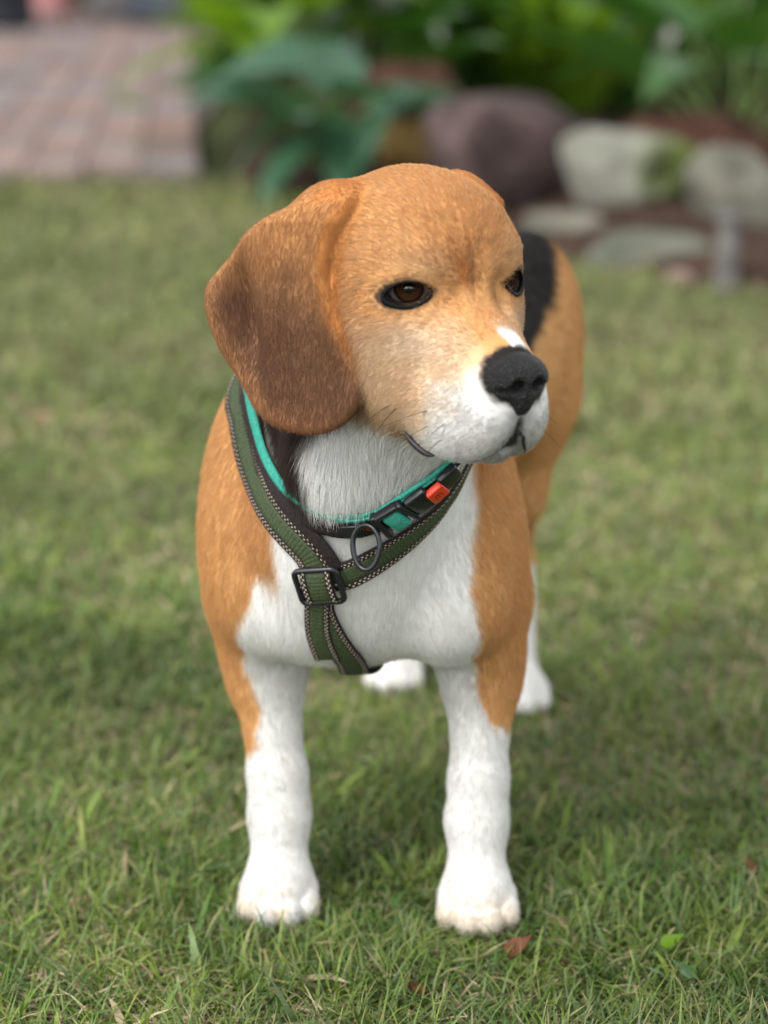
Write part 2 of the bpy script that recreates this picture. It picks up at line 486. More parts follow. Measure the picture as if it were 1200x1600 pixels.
PATHS = {
    'left': lay([(-.0350, 1.2600, .2470), (-.0423, 1.2590, .2606), (-.0573, 1.2689, .2743), (-.0750, 1.3105, .2983), (-.0817, 1.3328, .3204), (-.0841, 1.352, .334), (-.068, 1.395, .372), (-.012, 1.425, .388)], .0040, tight=0),
    'right': lay([(-.0310, 1.2570, .2460), (-.0202, 1.2563, .2491), (0, 1.2521, .2629), (.0182, 1.2524, .2776), (.0329, 1.2612, .2915), (.0441, 1.280, .303), (.058, 1.320, .345), (.045, 1.38, .385), (-.012, 1.425, .388)], .0040, tight=0),
    'down': lay([(-.0355, 1.2640, .2350), (-.0362, 1.2679, .2243), (-.0301, 1.2757, .2061), (-.0200, 1.2930, .1860), (-.0175, 1.318, .175), (-.010, 1.350, .168), (.000, 1.43, .160)], .0022, tight=0),
    'tail': lay([(-.0370, 1.2640, .2350), (-.0375, 1.2685, .224), (-.0370, 1.2775, .2073), (-.0330, 1.289, .190)], .0042, tight=0),
    'girth': lay([(.000, 1.43, .160), (.070, 1.435, .20), (.095, 1.44, .27), (.070, 1.44, .35), (-.010, 1.43, .386), (-.075, 1.44, .34), (-.09, 1.45, .27), (-.06, 1.44, .19)], .0045, True, tight=2),
    'collar': lay([(-.0600, 1.2770, .2924), (-.0438, 1.2556, .2847), (-.0199, 1.2422, .2815), (0, 1.2361, .2900), (.0143, 1.2325, .3065), (.0290, 1.2343, .3265), (.0430, 1.245, .345), (.048, 1.290, .372), (.012, 1.345, .405), (-.040, 1.365, .390), (-.0800, 1.362, .345), (-.0790, 1.3339, .3281), (-.0710, 1.3093, .3064)], .0040, True, tight=0),
}
STRAP_W = {'left': .0096, 'right': .0090, 'down': .0086, 'tail': .0074, 'girth': .0090, 'collar': .0078}
_c = PATHS['collar'][0]; COL_C = _c.mean(0); COL_N = np.linalg.svd(_c - COL_C)[2][2]; COL_N = COL_N * np.sign(COL_N @ (HL_O - COL_C))     # the plane of the collar, towards the head
def under_strap(p, frac=1.0, skip=()):
    m = np.zeros(len(p), bool)
    for k, (q, g) in PATHS.items():
        if k in skip: continue
        near = np.flatnonzero(np.all((p > q.min(0) - .02) & (p < q.max(0) + .02), 1))
        if not len(near): continue
        d = np.full(len(near), 1.0)
        for i in range(0, len(q), 2):
            d = np.minimum(d, np.linalg.norm(p[near] - q[i], axis=1))
        m[near] |= d < frac * STRAP_W[k] * (1.0 if k != 'collar' else .9) + .0005
    return m
# ------------------------------------------------------------------ the beagle: coat
TAN = V(.515, .270, .103); ORANGE = V(.475, .218, .072); CREAM = V(.60, .455, .305); WHITE = V(.74, .73, .70)
BLACK = V(.014, .012, .011); BROWN = V(.170, .083, .045); DARKBROWN = V(.055, .030, .020)

BIB = np.array([(-.010, .400), (-.036, .350), (-.042, .328), (-.052, .302), (-.0575, .262), (-.074, .236), (-.083, .210), (-.0895, .192), (-.0875, .165),
                (-.0800, .135), (-.0790, .109), (-.0865, .099), (-.140, .098), (-.140, -.01), (.140, -.01), (.140, .124), (.085, .126), (.0757, .119), (.0654, .132), (.0550, .157),
                (.0565, .1835), (.0530, .208), (.0525, .233), (.0550, .263), (.0545, .287), (.0480, .305), (.050, .340), (.040, .400)])

def region_weights(p):
    D = np.full((len(p), 5), .2)
    for s in DOG:
        if s.op != 'add': continue
        m = np.all((p > s.lo - .06) & (p < s.hi + .06), 1)
        if m.any(): D[m, s.reg] = np.minimum(D[m, s.reg], s.d(p[m]))
    w = np.exp(-np.maximum(D, 0) / .004) + 1e-9
    return w / w.sum(1, keepdims=True)

def coat(p, nrm):
    """colour and hair length of the coat at points p"""
    n = len(p); W = region_weights(p); q = to_head(p)
    x, y, z = q.T
    nz = fbm(p, 160, 3) - .5; n2 = fbm(p, 60, 9) - .5; nf = vnoise(p, 700, 5) - .5
    # ---- head
    c = np.tile(TAN, (n, 1))
    c = mixc(c, ORANGE, .55 * sst(z + .03 * n2, .0, .03) * sst(np.abs(x), .036, .012))
    c = mixc(c, CREAM, .30 * np.exp(-(((np.abs(x) - .026) / .014) ** 2 + ((z - .016) / .010) ** 2)) * (y > -.03))
    c = mixc(c, V(.33, .112, .028), 1.0 * np.exp(-((x + .006 + .30 * (z - .01)) / .0045) ** 2) * sst(z, .000, .008) * sst(z, .036, .014) * (y > 0))
    c = mixc(c, CREAM, .75 * sst(-z + .02 * n2, .006, .030) * sst(np.abs(x), .017, .024) * sst(y, -.045, -.01))   # cheeks
    c = mixc(c, V(.66, .56, .44), .50 * np.exp(-(((np.abs(x) - .033) / .012) ** 2 + ((z + .022 + .3 * n2 * .02) / .009) ** 2)) * (y > -.01))
    c = mixc(c, CREAM, .45 * sst(y + .01 * n2, .012, .03) * sst(np.abs(x), .010, .016) * sst(-z, .0, .012) * sst(np.abs(x), .026, .02))
    edge = np.where(z > -.042, .038 + (z + .043) * 1.75, np.where(z < -.054, .036 + (z + .054) * 1.05, .036))
    wm = sst(y - edge + .022 * n2 + .022 * nz + .010 * nf, -.016, .016)
    c = mixc(c, CREAM, .55 * sst(y - edge + .02 * n2, -.022, -.004))
    c = mixc(c, WHITE * (.74 + .40 * (nf[:, None] + .15)) , wm)
    c = mixc(c, WHITE, sst(z + y * .35 + .006 * nz, -.084, -.094) * (y > -.02))                                  # chin
    c = mixc(c, WHITE, sst(np.abs(x - .0055) + .004 * nz, .0075, .0045) * sst(y, .040, .047) * sst(z, -.032, -.026))    # flash on the bridge
    gre = np.exp(-((x / .0095) ** 2)) * sst(y, .046, .054) * sst(z, -.046, -.052)
    c = mixc(c, V(.17, .165, .165), .62 * gre)                                                                    # grey under the nose
    c = mixc(c, V(.30, .27, .26), .35 * sst(y, .03, .05) * sst(z, -.060, -.072) * (nf > -.1))
    dn = np.linalg.norm((q - V(0, .060, -.034)) / V(.0195, .016, .0165), axis=1)
    c = mixc(c, V(.07, .055, .045), sst(dn + .35 * nz, 1.10, .98) * .85); c = mixc(c, BLACK, dn < .97)
    length = np.full(n, .0046); length = np.where(y > .02, .0036, length)
    length = length * (1 - .6 * sst(dn, 1.6, 1.1))
    gap = sst(np.abs(x - .001) - .16 * np.clip(-z - .052, 0, 1), .0018, .0) * sst(y, .046, .052) * sst(z, -.052, -.056) * sst(z, -.0745, -.0715)
    c = mixc(c, V(.014, .012, .012), gap * .95); length = length * (1 - .7 * gap)  # shade of the mouth opening put into the coat colour
    spot = (vnoise(q * V(1, 1, 1.6), 420, 77) > .76) & (y > .024) & (z < -.046) & (z > -.08) & (np.abs(x) > .012)
    c = mixc(c, V(.30, .275, .26), .65 * spot)
    for s in DOG:
        if getattr(s, 'eye', False):
            d2, zz = s.d2(p); d2 = np.where(zz > 0, d2, 1)
            inner = ((p - s.c) @ s.R)[:, 0] * (1 if s.c @ HL_R[:, 0] < HL_O @ HL_R[:, 0] else -1)
            rim = .0013 + .0022 * sst(inner, .005, .012) + .0008 * nz
            c = mixc(c, BLACK, sst(d2 - rim, .0014, .0002))
            c = mixc(c, V(.22, .12, .06), .20 * sst(d2 - rim, .0035, .0))
            length = np.where(d2 < rim + .0006, .0005, length); length = np.where((d2 >= rim + .001) & (d2 < .010), .0032, length)
    # mouth corner and lip edge
    lip = np.exp(-(((y - .004) / .010) ** 2 + ((z + .0815 - (y - .004) * -.45) / .0032) ** 2)) * (np.abs(x) > .014)
    c = mixc(c, V(.020, .016, .016), sst(lip, .35, .7)); length = np.where(lip > .5, .0012, length)
    head_c, head_l = c, length
    # ---- ears
    e = (p - EAR_O) @ np.stack([EAR_U, EAR_V, EAR_N], 1); u, v = e[:, 0], e[:, 1]
    far = x > 0
    u = np.where(far, -(y + .056), u); v = np.where(far, z - .022, v)
    sd = poly_sd(EAR_OUT, u, v)
    ec = np.tile(V(.42, .205, .078), (n, 1))
    ec = mixc(ec, BROWN, sst(-v + .03 * n2 + .35 * (u - .045), -.018, .062))
    ec = mixc(ec, V(.14, .068, .038), .6 * sst(-v + .04 * n2, .015, .06) * sst(-v, .11, .08) * np.exp(-((u - .030) / .022) ** 2))
    ec = mixc(ec, V(.36, .175, .072), .70 * sst(sd + .010 * n2, -.016, -.003) * sst(u, .02, .06))
    ec = mixc(ec, V(.30, .130, .055), .55 * sst(-v, .095, .113))
    ec = mixc(ec, V(.46, .19, .055), .85 * sst(sd + .002 * nz, -.006, -.001) * sst(u, .02, .01) * sst(-v, .09, .05))
    el = .0044 - .0014 * sst(sd, -.006, .0)
    # ---- trunk and legs
    X, Y, Z = p.T
    b = np.tile(V(.555, .305, .118), (n, 1))
    b = mixc(b, V(.60, .345, .145), .5 * sst(n2, -.1, .25))
    front = sst(Y + .03 * n2, 1.42, 1.39)
    sd2 = poly_sd(BIB, X + .010 * n2 + .004 * nz, Z + .012 * n2)
    inner_leg = (Z < .19) & (Y < 1.45)
    white = sst(sd2, .0022, -.0022) * front
    white = np.maximum(white, sst(Z + .02 * n2, .205, .190) * (Y > 1.38) * (np.abs(X - .03 * (Y - 1.4) / .3) < .055))      # belly
    hind = Y > 1.60
    white = np.maximum(white, sst(Z + .014 * n2, .112, .102) * hind)
    white = np.maximum(white, sst(Z + .01 * n2, .104, .098) * ~hind)
    b = mixc(b, WHITE * np.where(Z < .17, .86, 1.03)[:, None], white)  # leg white darkened against the strong light that clips it there
    sad = sst(Y - (1.620 + (Z - .36) * 1.7) + .03 * n2, .010, -.010) * sst(Z, .235, .255) * sst(Y, 1.385, 1.405)
    sad = np.maximum(sad, sst(Z + .01 * n2, .372, .384) * sst(Y, 1.36, 1.385) * (Y < 1.70))
    sad = np.maximum(sad, sst(Y, 1.74, 1.76) * (Z > .22) * 0.0)
    b = mixc(b, BLACK, sad)
    b = mixc(b, V(.62, .50, .34), .55 * np.exp(-(((Z - .012) / .012) ** 2)) * sst(Y - np.where(X < 0, 1.335, 1.322), .0, -.02) * (~hind) * (n2 > -.12))    # stained toes
    sp = (vnoise(p, 240, 21) > .87) & (Z < .16) & (Y < 1.4)
    b = mixc(b, V(.45, .36, .27), .40 * sp)
    bl = .0078 - .0028 * sst(Z, .17, .12)
    bl = np.where(white > .5, bl * 1.0, bl)
    # ---- neck
    k = np.tile(WHITE * 1.12, (n, 1))  # neck white raised in colour to offset the shade of head and ear
    k = mixc(k, V(.035, .022, .016), sst(X + .008 * n2 - .020 * sst(Z, .33, .36), -.038, -.047) * sst((p - COL_C) @ COL_N, -.004, .004))
    k = mixc(k, TAN, sst(X + .006 * n2, -.060, -.068) * sst((p - COL_C) @ COL_N, .0, -.006))
    k = mixc(k, TAN, sst(X, .048, .056)); k = mixc(k, BLACK, sst(Y - (Z - .33) * .35, 1.33, 1.35) * (Z > .3))
    nl = .0075 + .0075 * sst(Y, 1.30, 1.25) * sst((p - COL_C) @ COL_N, -.004, .004)
    W = W / W.sum(1, keepdims=True); Wt = (W[:, 2] + W[:, 3])[:, None]
    # the coat changes at the jaw and at the edge of the ear, without a blend there
    hard = W ** 3; hard = hard / hard.sum(1, keepdims=True)
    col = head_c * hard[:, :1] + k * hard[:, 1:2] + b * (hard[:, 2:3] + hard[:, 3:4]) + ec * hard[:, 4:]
    ln = head_l * W[:, 0] + nl * W[:, 1] + bl * Wt[:, 0] + el * W[:, 4]
    return np.clip(col, .004, .82), ln, W

def flow_at(p):
    f = np.zeros((len(p), 3))
    for s in DOG:
        if s.flow is None or s.op != 'add': continue
        m = np.all((p > s.lo - .04) & (p < s.hi + .04), 1)
        if m.any():
            w = np.exp(-np.maximum(s.d(p[m]), 0) / .006)
            f[m] += w[:, None] * s.flow
    return unit(f)

dog = thing('beagle', 'tan and white beagle standing on the lawn with its head turned', 'dog', (0, 1.45, 0))
DV, DF, DN = surface(DOG, DOG_STEP)
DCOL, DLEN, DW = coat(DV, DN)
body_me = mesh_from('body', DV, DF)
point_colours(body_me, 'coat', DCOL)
def _skin(n, b):
    a = nd(n, 'ShaderNodeAttribute', attribute_name='coat'); n.links.new(a.outputs['Color'], b.inputs['Base Color'])
body = part('body', body_me, dog, material('dog_skin', rough=.75, spec=.15, build=_skin))

# hair: one soft strand per root, laid along the coat
def grow(nroots):
    a, b_, c, d = (DV[DF[:, i]] for i in range(4))
    area = .5 * np.linalg.norm(np.cross(c - a, d - b_), axis=1)
    ctr = (a + c) * .5
    wf = DW[DF[:, 0]]
    dens = wf[:, 0] * 3.4 + wf[:, 4] * 2.4 + wf[:, 1] * 1.5 + wf[:, 2] * 1.0 + wf[:, 3] * 1.2
    dens = dens * np.where(ctr[:, 1] > 1.5, .45, 1.0)
    pr = area * dens; pr = pr / pr.sum()
    f = rng.choice(len(DF), nroots, p=pr)
    r1, r2 = rng.random(nroots), rng.random(nroots)
    w = np.stack([(1 - r1) * (1 - r2), r1 * (1 - r2), r1 * r2, (1 - r1) * r2], 1)
    Q = DF[f]
    p = (DV[Q] * w[:, :, None]).sum(1); n = unit((DN[Q] * w[:, :, None]).sum(1))
    free = ~under_strap(p); p, n = p[free], n[free]; nroots = len(p)
    q_ = to_head(p); near_face = np.minimum(np.linalg.norm(q_ - V(0, .058, -.036), axis=1) - .024, np.minimum(np.linalg.norm(q_ - V(EYE_A, 0, 0), axis=1), np.linalg.norm(q_ + V(EYE_A, 0, 0), axis=1)) - .020)
    _, ln, W = coat(p, n)
    jit = (.0042 * W[:, 0] + .0016 * W[:, 2] + .0012 * W[:, 3] + .0022 * W[:, 4]) * sst(near_face, .0, .006)
    jv = rng.normal(0, 1, p.shape); jv -= n * (jv * n).sum(1, keepdims=True)
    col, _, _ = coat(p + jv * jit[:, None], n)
    fl = flow_at(p)
    fl = fl + (np.stack([fbm(p, 45, s) for s in (31, 32, 33)], 1) - .5) * (.34 * (1 - .7 * W[:, 3:4]))
    # the whorls on the chest: the hair of the bib turns outwards
    fl = fl + (rng.random((nroots, 3)) - .5) * (.34 * (1 - .7 * W[:, 3:4]))
    t = unit(fl - n * (fl * n).sum(1, keepdims=True))
    clump = np.stack([vnoise(p, 260, s) for s in (41, 42, 43)], 1) - .5
    t = unit(t + .13 * clump)
    ln = ln * (.50 + .8 * rng.random(nroots))
    lift = np.radians(13 + 14 * rng.random(nroots)) * (1 + .2 * W[:, 1])
    k = 5; pts = np.zeros((nroots, k, 3))
    pts[:, 0] = p - n * .0004
    for i in range(1, k):
        ang = lift * (1 - .55 * i / (k - 1))
        dirv = t * np.cos(ang)[:, None] + n * np.sin(ang)[:, None]
        pts[:, i] = pts[:, i - 1] + dirv * (ln / (k - 1))[:, None]
    vary = 1 + .36 * (1 - .55 * W[:, 4]) * (rng.random(nroots) - .5)
    col = col * vary[:, None]
    tan = (col[:, 0] > .3) & (col[:, 2] < .2)
    pale = tan & (W[:, 4] < .5) & (rng.random(nroots) < .10 + .16 * W[:, 0]); col[pale] = col[pale] * .55 + V(.70, .52, .33) * .45
    over = under_strap(pts[:, 3], .78, ('collar',)) | under_strap(pts[:, 4], .70, ('collar',))
    tuft = (p[:, 0] > -.054) & (p[:, 0] < -.020) & (p[:, 1] < 1.29) & (rng.random(len(p)) < sst(-p[:, 0], .018, .034))
    over |= (under_strap(pts[:, 3], .78) | under_strap(pts[:, 4], .70)) & ~tuft
    pts, col, ln = pts[~over], col[~over], ln[~over]
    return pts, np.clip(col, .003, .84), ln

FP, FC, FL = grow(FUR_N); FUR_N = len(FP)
hc = bpy.data.hair_curves.new('fur')
hc.add_curves([5] * FUR_N)
hc.attributes['position'].data.foreach_set('vector', np.ascontiguousarray(FP, np.float32).ravel())
ra = hc.attributes.get('radius') or hc.attributes.new('radius', 'FLOAT', 'POINT')
rad = np.tile(np.array([.000072, .000072, .000065, .000048, .000015]), (FUR_N, 1)) * (1 + .5 * (FL > .010))[:, None]
ra.data.foreach_set('value', rad.astype(np.float32).ravel())
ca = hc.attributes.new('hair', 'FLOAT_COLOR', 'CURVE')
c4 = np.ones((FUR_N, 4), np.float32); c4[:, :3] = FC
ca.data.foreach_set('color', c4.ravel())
def _hair(n, b):
    a = nd(n, 'ShaderNodeAttribute', attribute_name='hair'); n.links.new(a.outputs['Color'], b.inputs['Base Color'])
    tr = nd(n, 'ShaderNodeBsdfTranslucent'); n.links.new(a.outputs['Color'], tr.inputs['Color'])
    mx = nd(n, 'ShaderNodeMixShader'); mx.inputs[0].default_value = .32
    out = [x for x in n.nodes if x.type == 'OUTPUT_MATERIAL'][0]
    n.links.new(b.outputs[0], mx.inputs[1]); n.links.new(tr.outputs[0], mx.inputs[2]); n.links.new(mx.outputs[0], out.inputs['Surface'])
fur = part('fur', hc, dog, material('dog_hair', rough=.55, spec=.22, build=_hair))
fur['kind'] = 'stuff'

# tubes and whiskers
def tube(pts, rads, seg=8, close=False):
    pts = np.asarray(pts, float); n = len(pts)
    rads = np.full(n, rads) if np.isscalar(rads) else np.asarray(rads)
    t = unit(np.roll(pts, -1, 0) - np.roll(pts, 1, 0)) if close else unit(np.gradient(pts, axis=0))
    ref = V(0, 0, 1) if abs(t[0][2]) < .9 else V(1, 0, 0)
    nrm = unit(np.cross(t[0], ref)); fr = []
    for i in range(n):
        nrm = unit(nrm - t[i] * (nrm @ t[i])); fr.append((nrm, np.cross(t[i], nrm)))
    a = np.linspace(0, 2 * np.pi, seg, endpoint=False)
    Vv = np.concatenate([pts[i] + rads[i] * (np.cos(a)[:, None] * fr[i][0] + np.sin(a)[:, None] * fr[i][1]) for i in range(n)])
    F = [(i * seg + j, i * seg + (j + 1) % seg, ((i + 1) % n) * seg + (j + 1) % seg, ((i + 1) % n) * seg + j) for i in range(n if close else n - 1) for j in range(seg)]
    return Vv, np.array(F)
def join(pieces):
    Vs, Fs, o = [], [], 0
    for v, f in pieces:
        Vs.append(v); Fs.append(np.asarray(f) + o); o += len(v)
    return np.concatenate(Vs), np.concatenate(Fs)

# eyes
def lathe(prof, seg=48):
    """surface of revolution about z from (r, z) pairs"""
    a = np.linspace(0, 2 * np.pi, seg, endpoint=False)
    Vv = np.array([(r * math.cos(t), r * math.sin(t), z) for r, z in prof for t in a])
    F = [(i * seg + j, i * seg + (j + 1) % seg, (i + 1) * seg + (j + 1) % seg, (i + 1) * seg + j) for i in range(len(prof) - 1) for j in range(seg)]
    return Vv, np.array(F)
def _eye(n, b):
    # iris, pupil and white by the distance from the eye's own axis
    tc = nd(n, 'ShaderNodeTexCoord'); sp = nd(n, 'ShaderNodeSeparateXYZ'); n.links.new(tc.outputs['Object'], sp.inputs[0])
    cb = nd(n, 'ShaderNodeCombineXYZ'); n.links.new(sp.outputs[0], cb.inputs[0]); n.links.new(sp.outputs[1], cb.inputs[1])
    ln = nd(n, 'ShaderNodeVectorMath', operation='LENGTH'); n.links.new(cb.outputs[0], ln.inputs[0])
    sc = nd(n, 'ShaderNodeMath', operation='MULTIPLY'); sc.inputs[1].default_value = 100; n.links.new(ln.outputs['Value'], sc.inputs[0])
    cr = nd(n, 'ShaderNodeValToRGB'); e = cr.color_ramp.elements
    e[0].position = .27; e[0].color = (.002, .0015, .0015, 1); e[1].position = .98; e[1].color = (.50, .46, .44, 1)
    for ps, cl in ((.32, (.040, .016, .008, 1)), (.62, (.090, .036, .015, 1)), (.73, (.020, .009, .006, 1)), (.79, (.03, .018, .015, 1)), (.84, (.26, .235, .24, 1))):
        q = e.new(ps); q.color = cl
    n.links.new(sc.outputs[0], cr.inputs['Fac']); n.links.new(cr.outputs['Color'], b.inputs['Base Color'])
eye_mat = material('eye', rough=.06, spec=.5, build=_eye); eye_mat.node_tree.nodes['Principled BSDF'].inputs['Coat Weight'].default_value = 1
prof = [(EYE_R * math.sin(a), EYE_R * math.cos(a) + .0021 * math.exp(-(a / .55) ** 2)) for a in np.linspace(.001, math.pi - .001, 32)]
LOOK = {-1: HD(.12, 1, -.02), 1: HD(.34, 1, -.02)}
for s in (-1, 1):
    c, a, u, o = eye_frame(s)
    ev, ef = lathe(prof)
    ob = part('eye', mesh_from('eye', ev, ef), dog, eye_mat)
    zax = unit(HL_R @ (o + a * (-.04 * (s < 0) + .0 * (s > 0)) + u * .16)); M = rot_from(HL_R @ a, zax)
    ob.matrix_local = Matrix.Translation(Vector(HP(*c)) - dog.location) @ Matrix(M.tolist()).to_4x4()
# lids: a rim of bare dark skin round each opening
NOEYE = [q for q in DOG if not getattr(q, 'eye', False)]
M_LID = material('eyelid_skin', (.004, .0035, .004), .6, .10)
for s in (-1, 1):
    al = [q for q in DOG if getattr(q, 'eye', False)][0 if s < 0 else 1]
    w, hu, hd = al.w, al.hu, al.hd; side = -s         # x of the inner corner in the axes of the eye
    ru = (w * w + hu * hu) / (2 * hu); rd = (w * w + hd * hd) / (2 * hd); pts2, rad2 = [], []
    for x_ in np.linspace(-w, w, 22):
        pts2.append((x_ * 1.03, math.sqrt(max(ru * ru - x_ * x_, 0)) - ru + hu + .0004)); rad2.append(.00055 + .0006 * sst(np.array(x_ * side), .004, .012))
    for x_ in np.linspace(w, -w, 22)[1:-1]:
        pts2.append((x_ * 1.03 + side * .0012 * float(sst(np.array(x_ * side), .006, .012)), -(math.sqrt(max(rd * rd - x_ * x_, 0)) - rd + hd) - .0007)); rad2.append(.0012 + .0005 * float(sst(np.array(x_ * side), -.002, .010)))
    P2 = np.array(pts2); p3 = al.c + P2[:, :1] * al.R[:, 0] + P2[:, 1:] * al.R[:, 1] + al.R[:, 2] * .022
    for _ in range(60):
        p3 = p3 - al.R[:, 2] * (field(NOEYE, p3) * .7)[:, None]
    for _ in range(1): p3 = .25 * np.roll(p3, 1, 0) + .5 * p3 + .25 * np.roll(p3, -1, 0)
    part('eyelid', mesh_from('eyelid', *tube(p3 - al.R[:, 2] * .0005, np.array(rad2, float), 8, True)), dog, M_LID)
# nose
NOSE_C = V(0, .0625, -.0345)
def nose_prims():
    P = []
    E = lambda c, r, k=.004, op='add': P.append(Ellipsoid(HP(*(V(*c) + NOSE_C)), r, HL_R, k, op))
    E((0, -.002, .002), (.0150, .0120, .0115), .005)
    for s in (-1, 1):
        E((s * .0095, -.001, -.0005), (.0075, .0095, .0085), .006)          # wings
        E((s * .0045, .0045, -.0005), (.0060, .0060, .0080), .005)
    E((0, .003, -.0100), (.0062, .0075, .0085), .006)
    for s in (-1, 1):
        P.append(Cone(HP(*(V(s * .0062, .0115, -.0018) + NOSE_C)), HP(*(V(s * .0054, .0068, -.0008) + NOSE_C)), .0040, .0028, .0025, 'sub'))
        P.append(Cone(HP(*(V(s * .0070, .0100, -.0025) + NOSE_C)), HP(*(V(s * .0155, .0045, -.0040) + NOSE_C)), .0019, .0012, .002, 'sub'))
    P.append(Cone(HP(*(V(0, .0125, -.0020) + NOSE_C)), HP(*(V(0, .0110, -.0165) + NOSE_C)), .0011, .0013, .002, 'sub'))     # groove
    return P
nv, nf_, nn = surface(nose_prims(), .0008, 16)
def _nose(n, b):
    tc = nd(n, 'ShaderNodeTexCoord'); v = nd(n, 'ShaderNodeTexVoronoi', Scale=900); n.links.new(tc.outputs['Object'], v.inputs['Vector'])
    no = nd(n, 'ShaderNodeTexNoise', Scale=160, Detail=4); n.links.new(tc.outputs['Object'], no.inputs['Vector'])
    bp = nd(n, 'ShaderNodeBump', Strength=.9, Distance=.0012); n.links.new(v.outputs['Distance'], bp.inputs['Height']); n.links.new(bp.outputs['Normal'], b.inputs['Normal'])
    mr = nd(n, 'ShaderNodeMapRange'); mr.inputs['To Min'].default_value = .42; mr.inputs['To Max'].default_value = .68
    n.links.new(no.outputs['Fac'], mr.inputs['Value']); n.links.new(mr.outputs[0], b.inputs['Roughness'])
part('nose', mesh_from('nose', nv, nf_), dog, material('nose_leather', (.006, .0055, .006), .5, .35, build=_nose))

LIP = [(-.0290, .0030, -.0762), (-.0270, .0065, -.0798), (-.0250, .0113, -.0828), (-.0235, .0173, -.0845), (-.0225, .0225, -.0840)]
lp_ = np.array([HP(*q) for q in LIP]); lp_, _ = spline(lp_, 14)
lt_ = []
for sd in (-1, 1):
    fl_ = np.array([HP(*q) for q in ((.0010, .0640, -.0640), (.0010 + sd * .0030, .0632, -.0690), (.001 + sd * .0080, .0600, -.0750), (.001 + sd * .0130, .0540, -.0800), (.001 + sd * .0170, .0440, -.0830))]); fl_, _ = spline(fl_, 16)
    for _ in range(10): fl_ = fl_ - grad(NOEYE, fl_, .001) * (field(NOEYE, fl_) + .0002)[:, None]
    lt_.append(tube(fl_, np.linspace(.0013, .0005, 16), 8))
part('lip_line', mesh_from('lip_line', *join(lt_)), dog, material('lip_edge', (.030, .026, .027), .6, .2))
part('lip', mesh_from('lip', *tube(lp_, np.array([.0008, .0016, .0022, .0026, .0028, .0029, .0029, .0028, .0027, .0025, .0022, .0018, .0013, .0006]) * .68, 10)), dog, material('lip_skin', (.012, .010, .012), .45, .35))
wh = []
for s, x, y, z, L, d in ((-1, -.024, .030, -.056, .034, (-.9, -.35, -.10)), (-1, -.023, .030, -.062, .036, (-.9, -.3, -.35)), (-1, -.022, .038, -.066, .030, (-.85, -.1, -.5)), (-1, -.036, .000, -.060, .026, (-.7, -.5, -.55)), (-1, -.034, .004, -.060, .024, (-.6, -.4, -.75)),
                      (-1, -.022, .040, -.058, .026, (-.95, .1, -.3)), (1, .022, .036, -.058, .03, (.9, -.2, -.3)), (1, .022, .040, -.064, .03, (.9, -.1, -.5)), (1, .023, .030, -.064, .03, (.9, -.3, -.5))):
    d = HD(*d); p0 = HP(x, y, z); tt = np.linspace(0, 1, 8)[:, None]
    pts = p0 + d * L * tt + V(0, 0, -1) * (tt ** 2) * L * .22
    wh.append(tube(pts, np.linspace(.00026, .00006, 8), 5))
wv, wf = join(wh)
part('whiskers', mesh_from('whiskers', wv, wf), dog, material('whisker', (.02, .017, .015), .4))['kind'] = 'stuff'
# ------------------------------------------------------------------ harness and collar
def webbing(path, half, thick, rib=0.0, pitch=.0026, lift=.0, off=0.0, nu=None, closed=False, cols=None, twist=None):
    """a flat strap along a laid path: real thickness, woven ribs across it"""
    p, g = path; n0 = len(p)
    s = np.r_[0, np.cumsum(np.linalg.norm(np.diff(p, axis=0), axis=1))]
    nu = nu or max(12, int(s[-1] / (pitch / 4 if rib else .003)))
    u = np.linspace(0, s[-1], nu)
    P = np.stack([np.interp(u, s, p[:, k]) for k in range(3)], 1); G = unit(np.stack([np.interp(u, s, g[:, k]) for k in range(3)], 1))
    T = unit(np.gradient(P, axis=0)); S = unit(np.cross(T, G)); N = np.cross(S, T)
    cols = cols if cols is not None else [(-1, .3), (-.93, .92), (-.5, 1), (0, 1.0), (.5, 1), (.93, .92), (1, .3)]
    ring = [(v * half, h * thick) for v, h in cols] + [(v * half, 0.0) for v, h in cols[::-1]]
    Vv = np.zeros((nu, len(ring), 3))
    for j, (v, h) in enumerate(ring):
        hh = np.full(nu, h)
        if rib and h > thick * .8: hh = hh + rib * np.sin(2 * np.pi * u / pitch)
        Vv[:, j] = P + S * (v + off) + N * (hh + lift)[:, None]
    m = len(ring)
    F = [(i * m + j, i * m + (j + 1) % m, (i + 1) * m + (j + 1) % m, (i + 1) * m + j) for i in range(nu - 1) for j in range(m)]
    for j in range(m // 2 - 1):                                     # end caps
        F.append((j, m - 1 - j, m - 2 - j, j + 1)); b = (nu - 1) * m; F.append((b + j, b + j + 1, b + m - 2 - j, b + m - 1 - j))
    return Vv.reshape(-1, 3), np.array(F)[:, ::-1]
def along(path, d0, d1):
    """the stretch of a path between two distances"""
    p, g = path; s = np.r_[0, np.cumsum(np.linalg.norm(np.diff(p, axis=0), axis=1))]
    u = np.linspace(d0, d1, 60)
    return np.stack([np.interp(u, s, p[:, k]) for k in range(3)], 1), unit(np.stack([np.interp(u, s, g[:, k]) for k in range(3)], 1))
def at_dist(path, d):
    p, g = along(path, d - .002, d + .002); t = unit(p[-1] - p[0]); n = unit(g[30] - t * (g[30] @ t))
    return p[30], t, n, np.cross(t, n)
BEAD_F = np.array([(0, 1, 2), (0, 2, 3), (0, 3, 4), (0, 4, 1), (5, 2, 1), (5, 3, 2), (5, 4, 3), (5, 1, 4)])
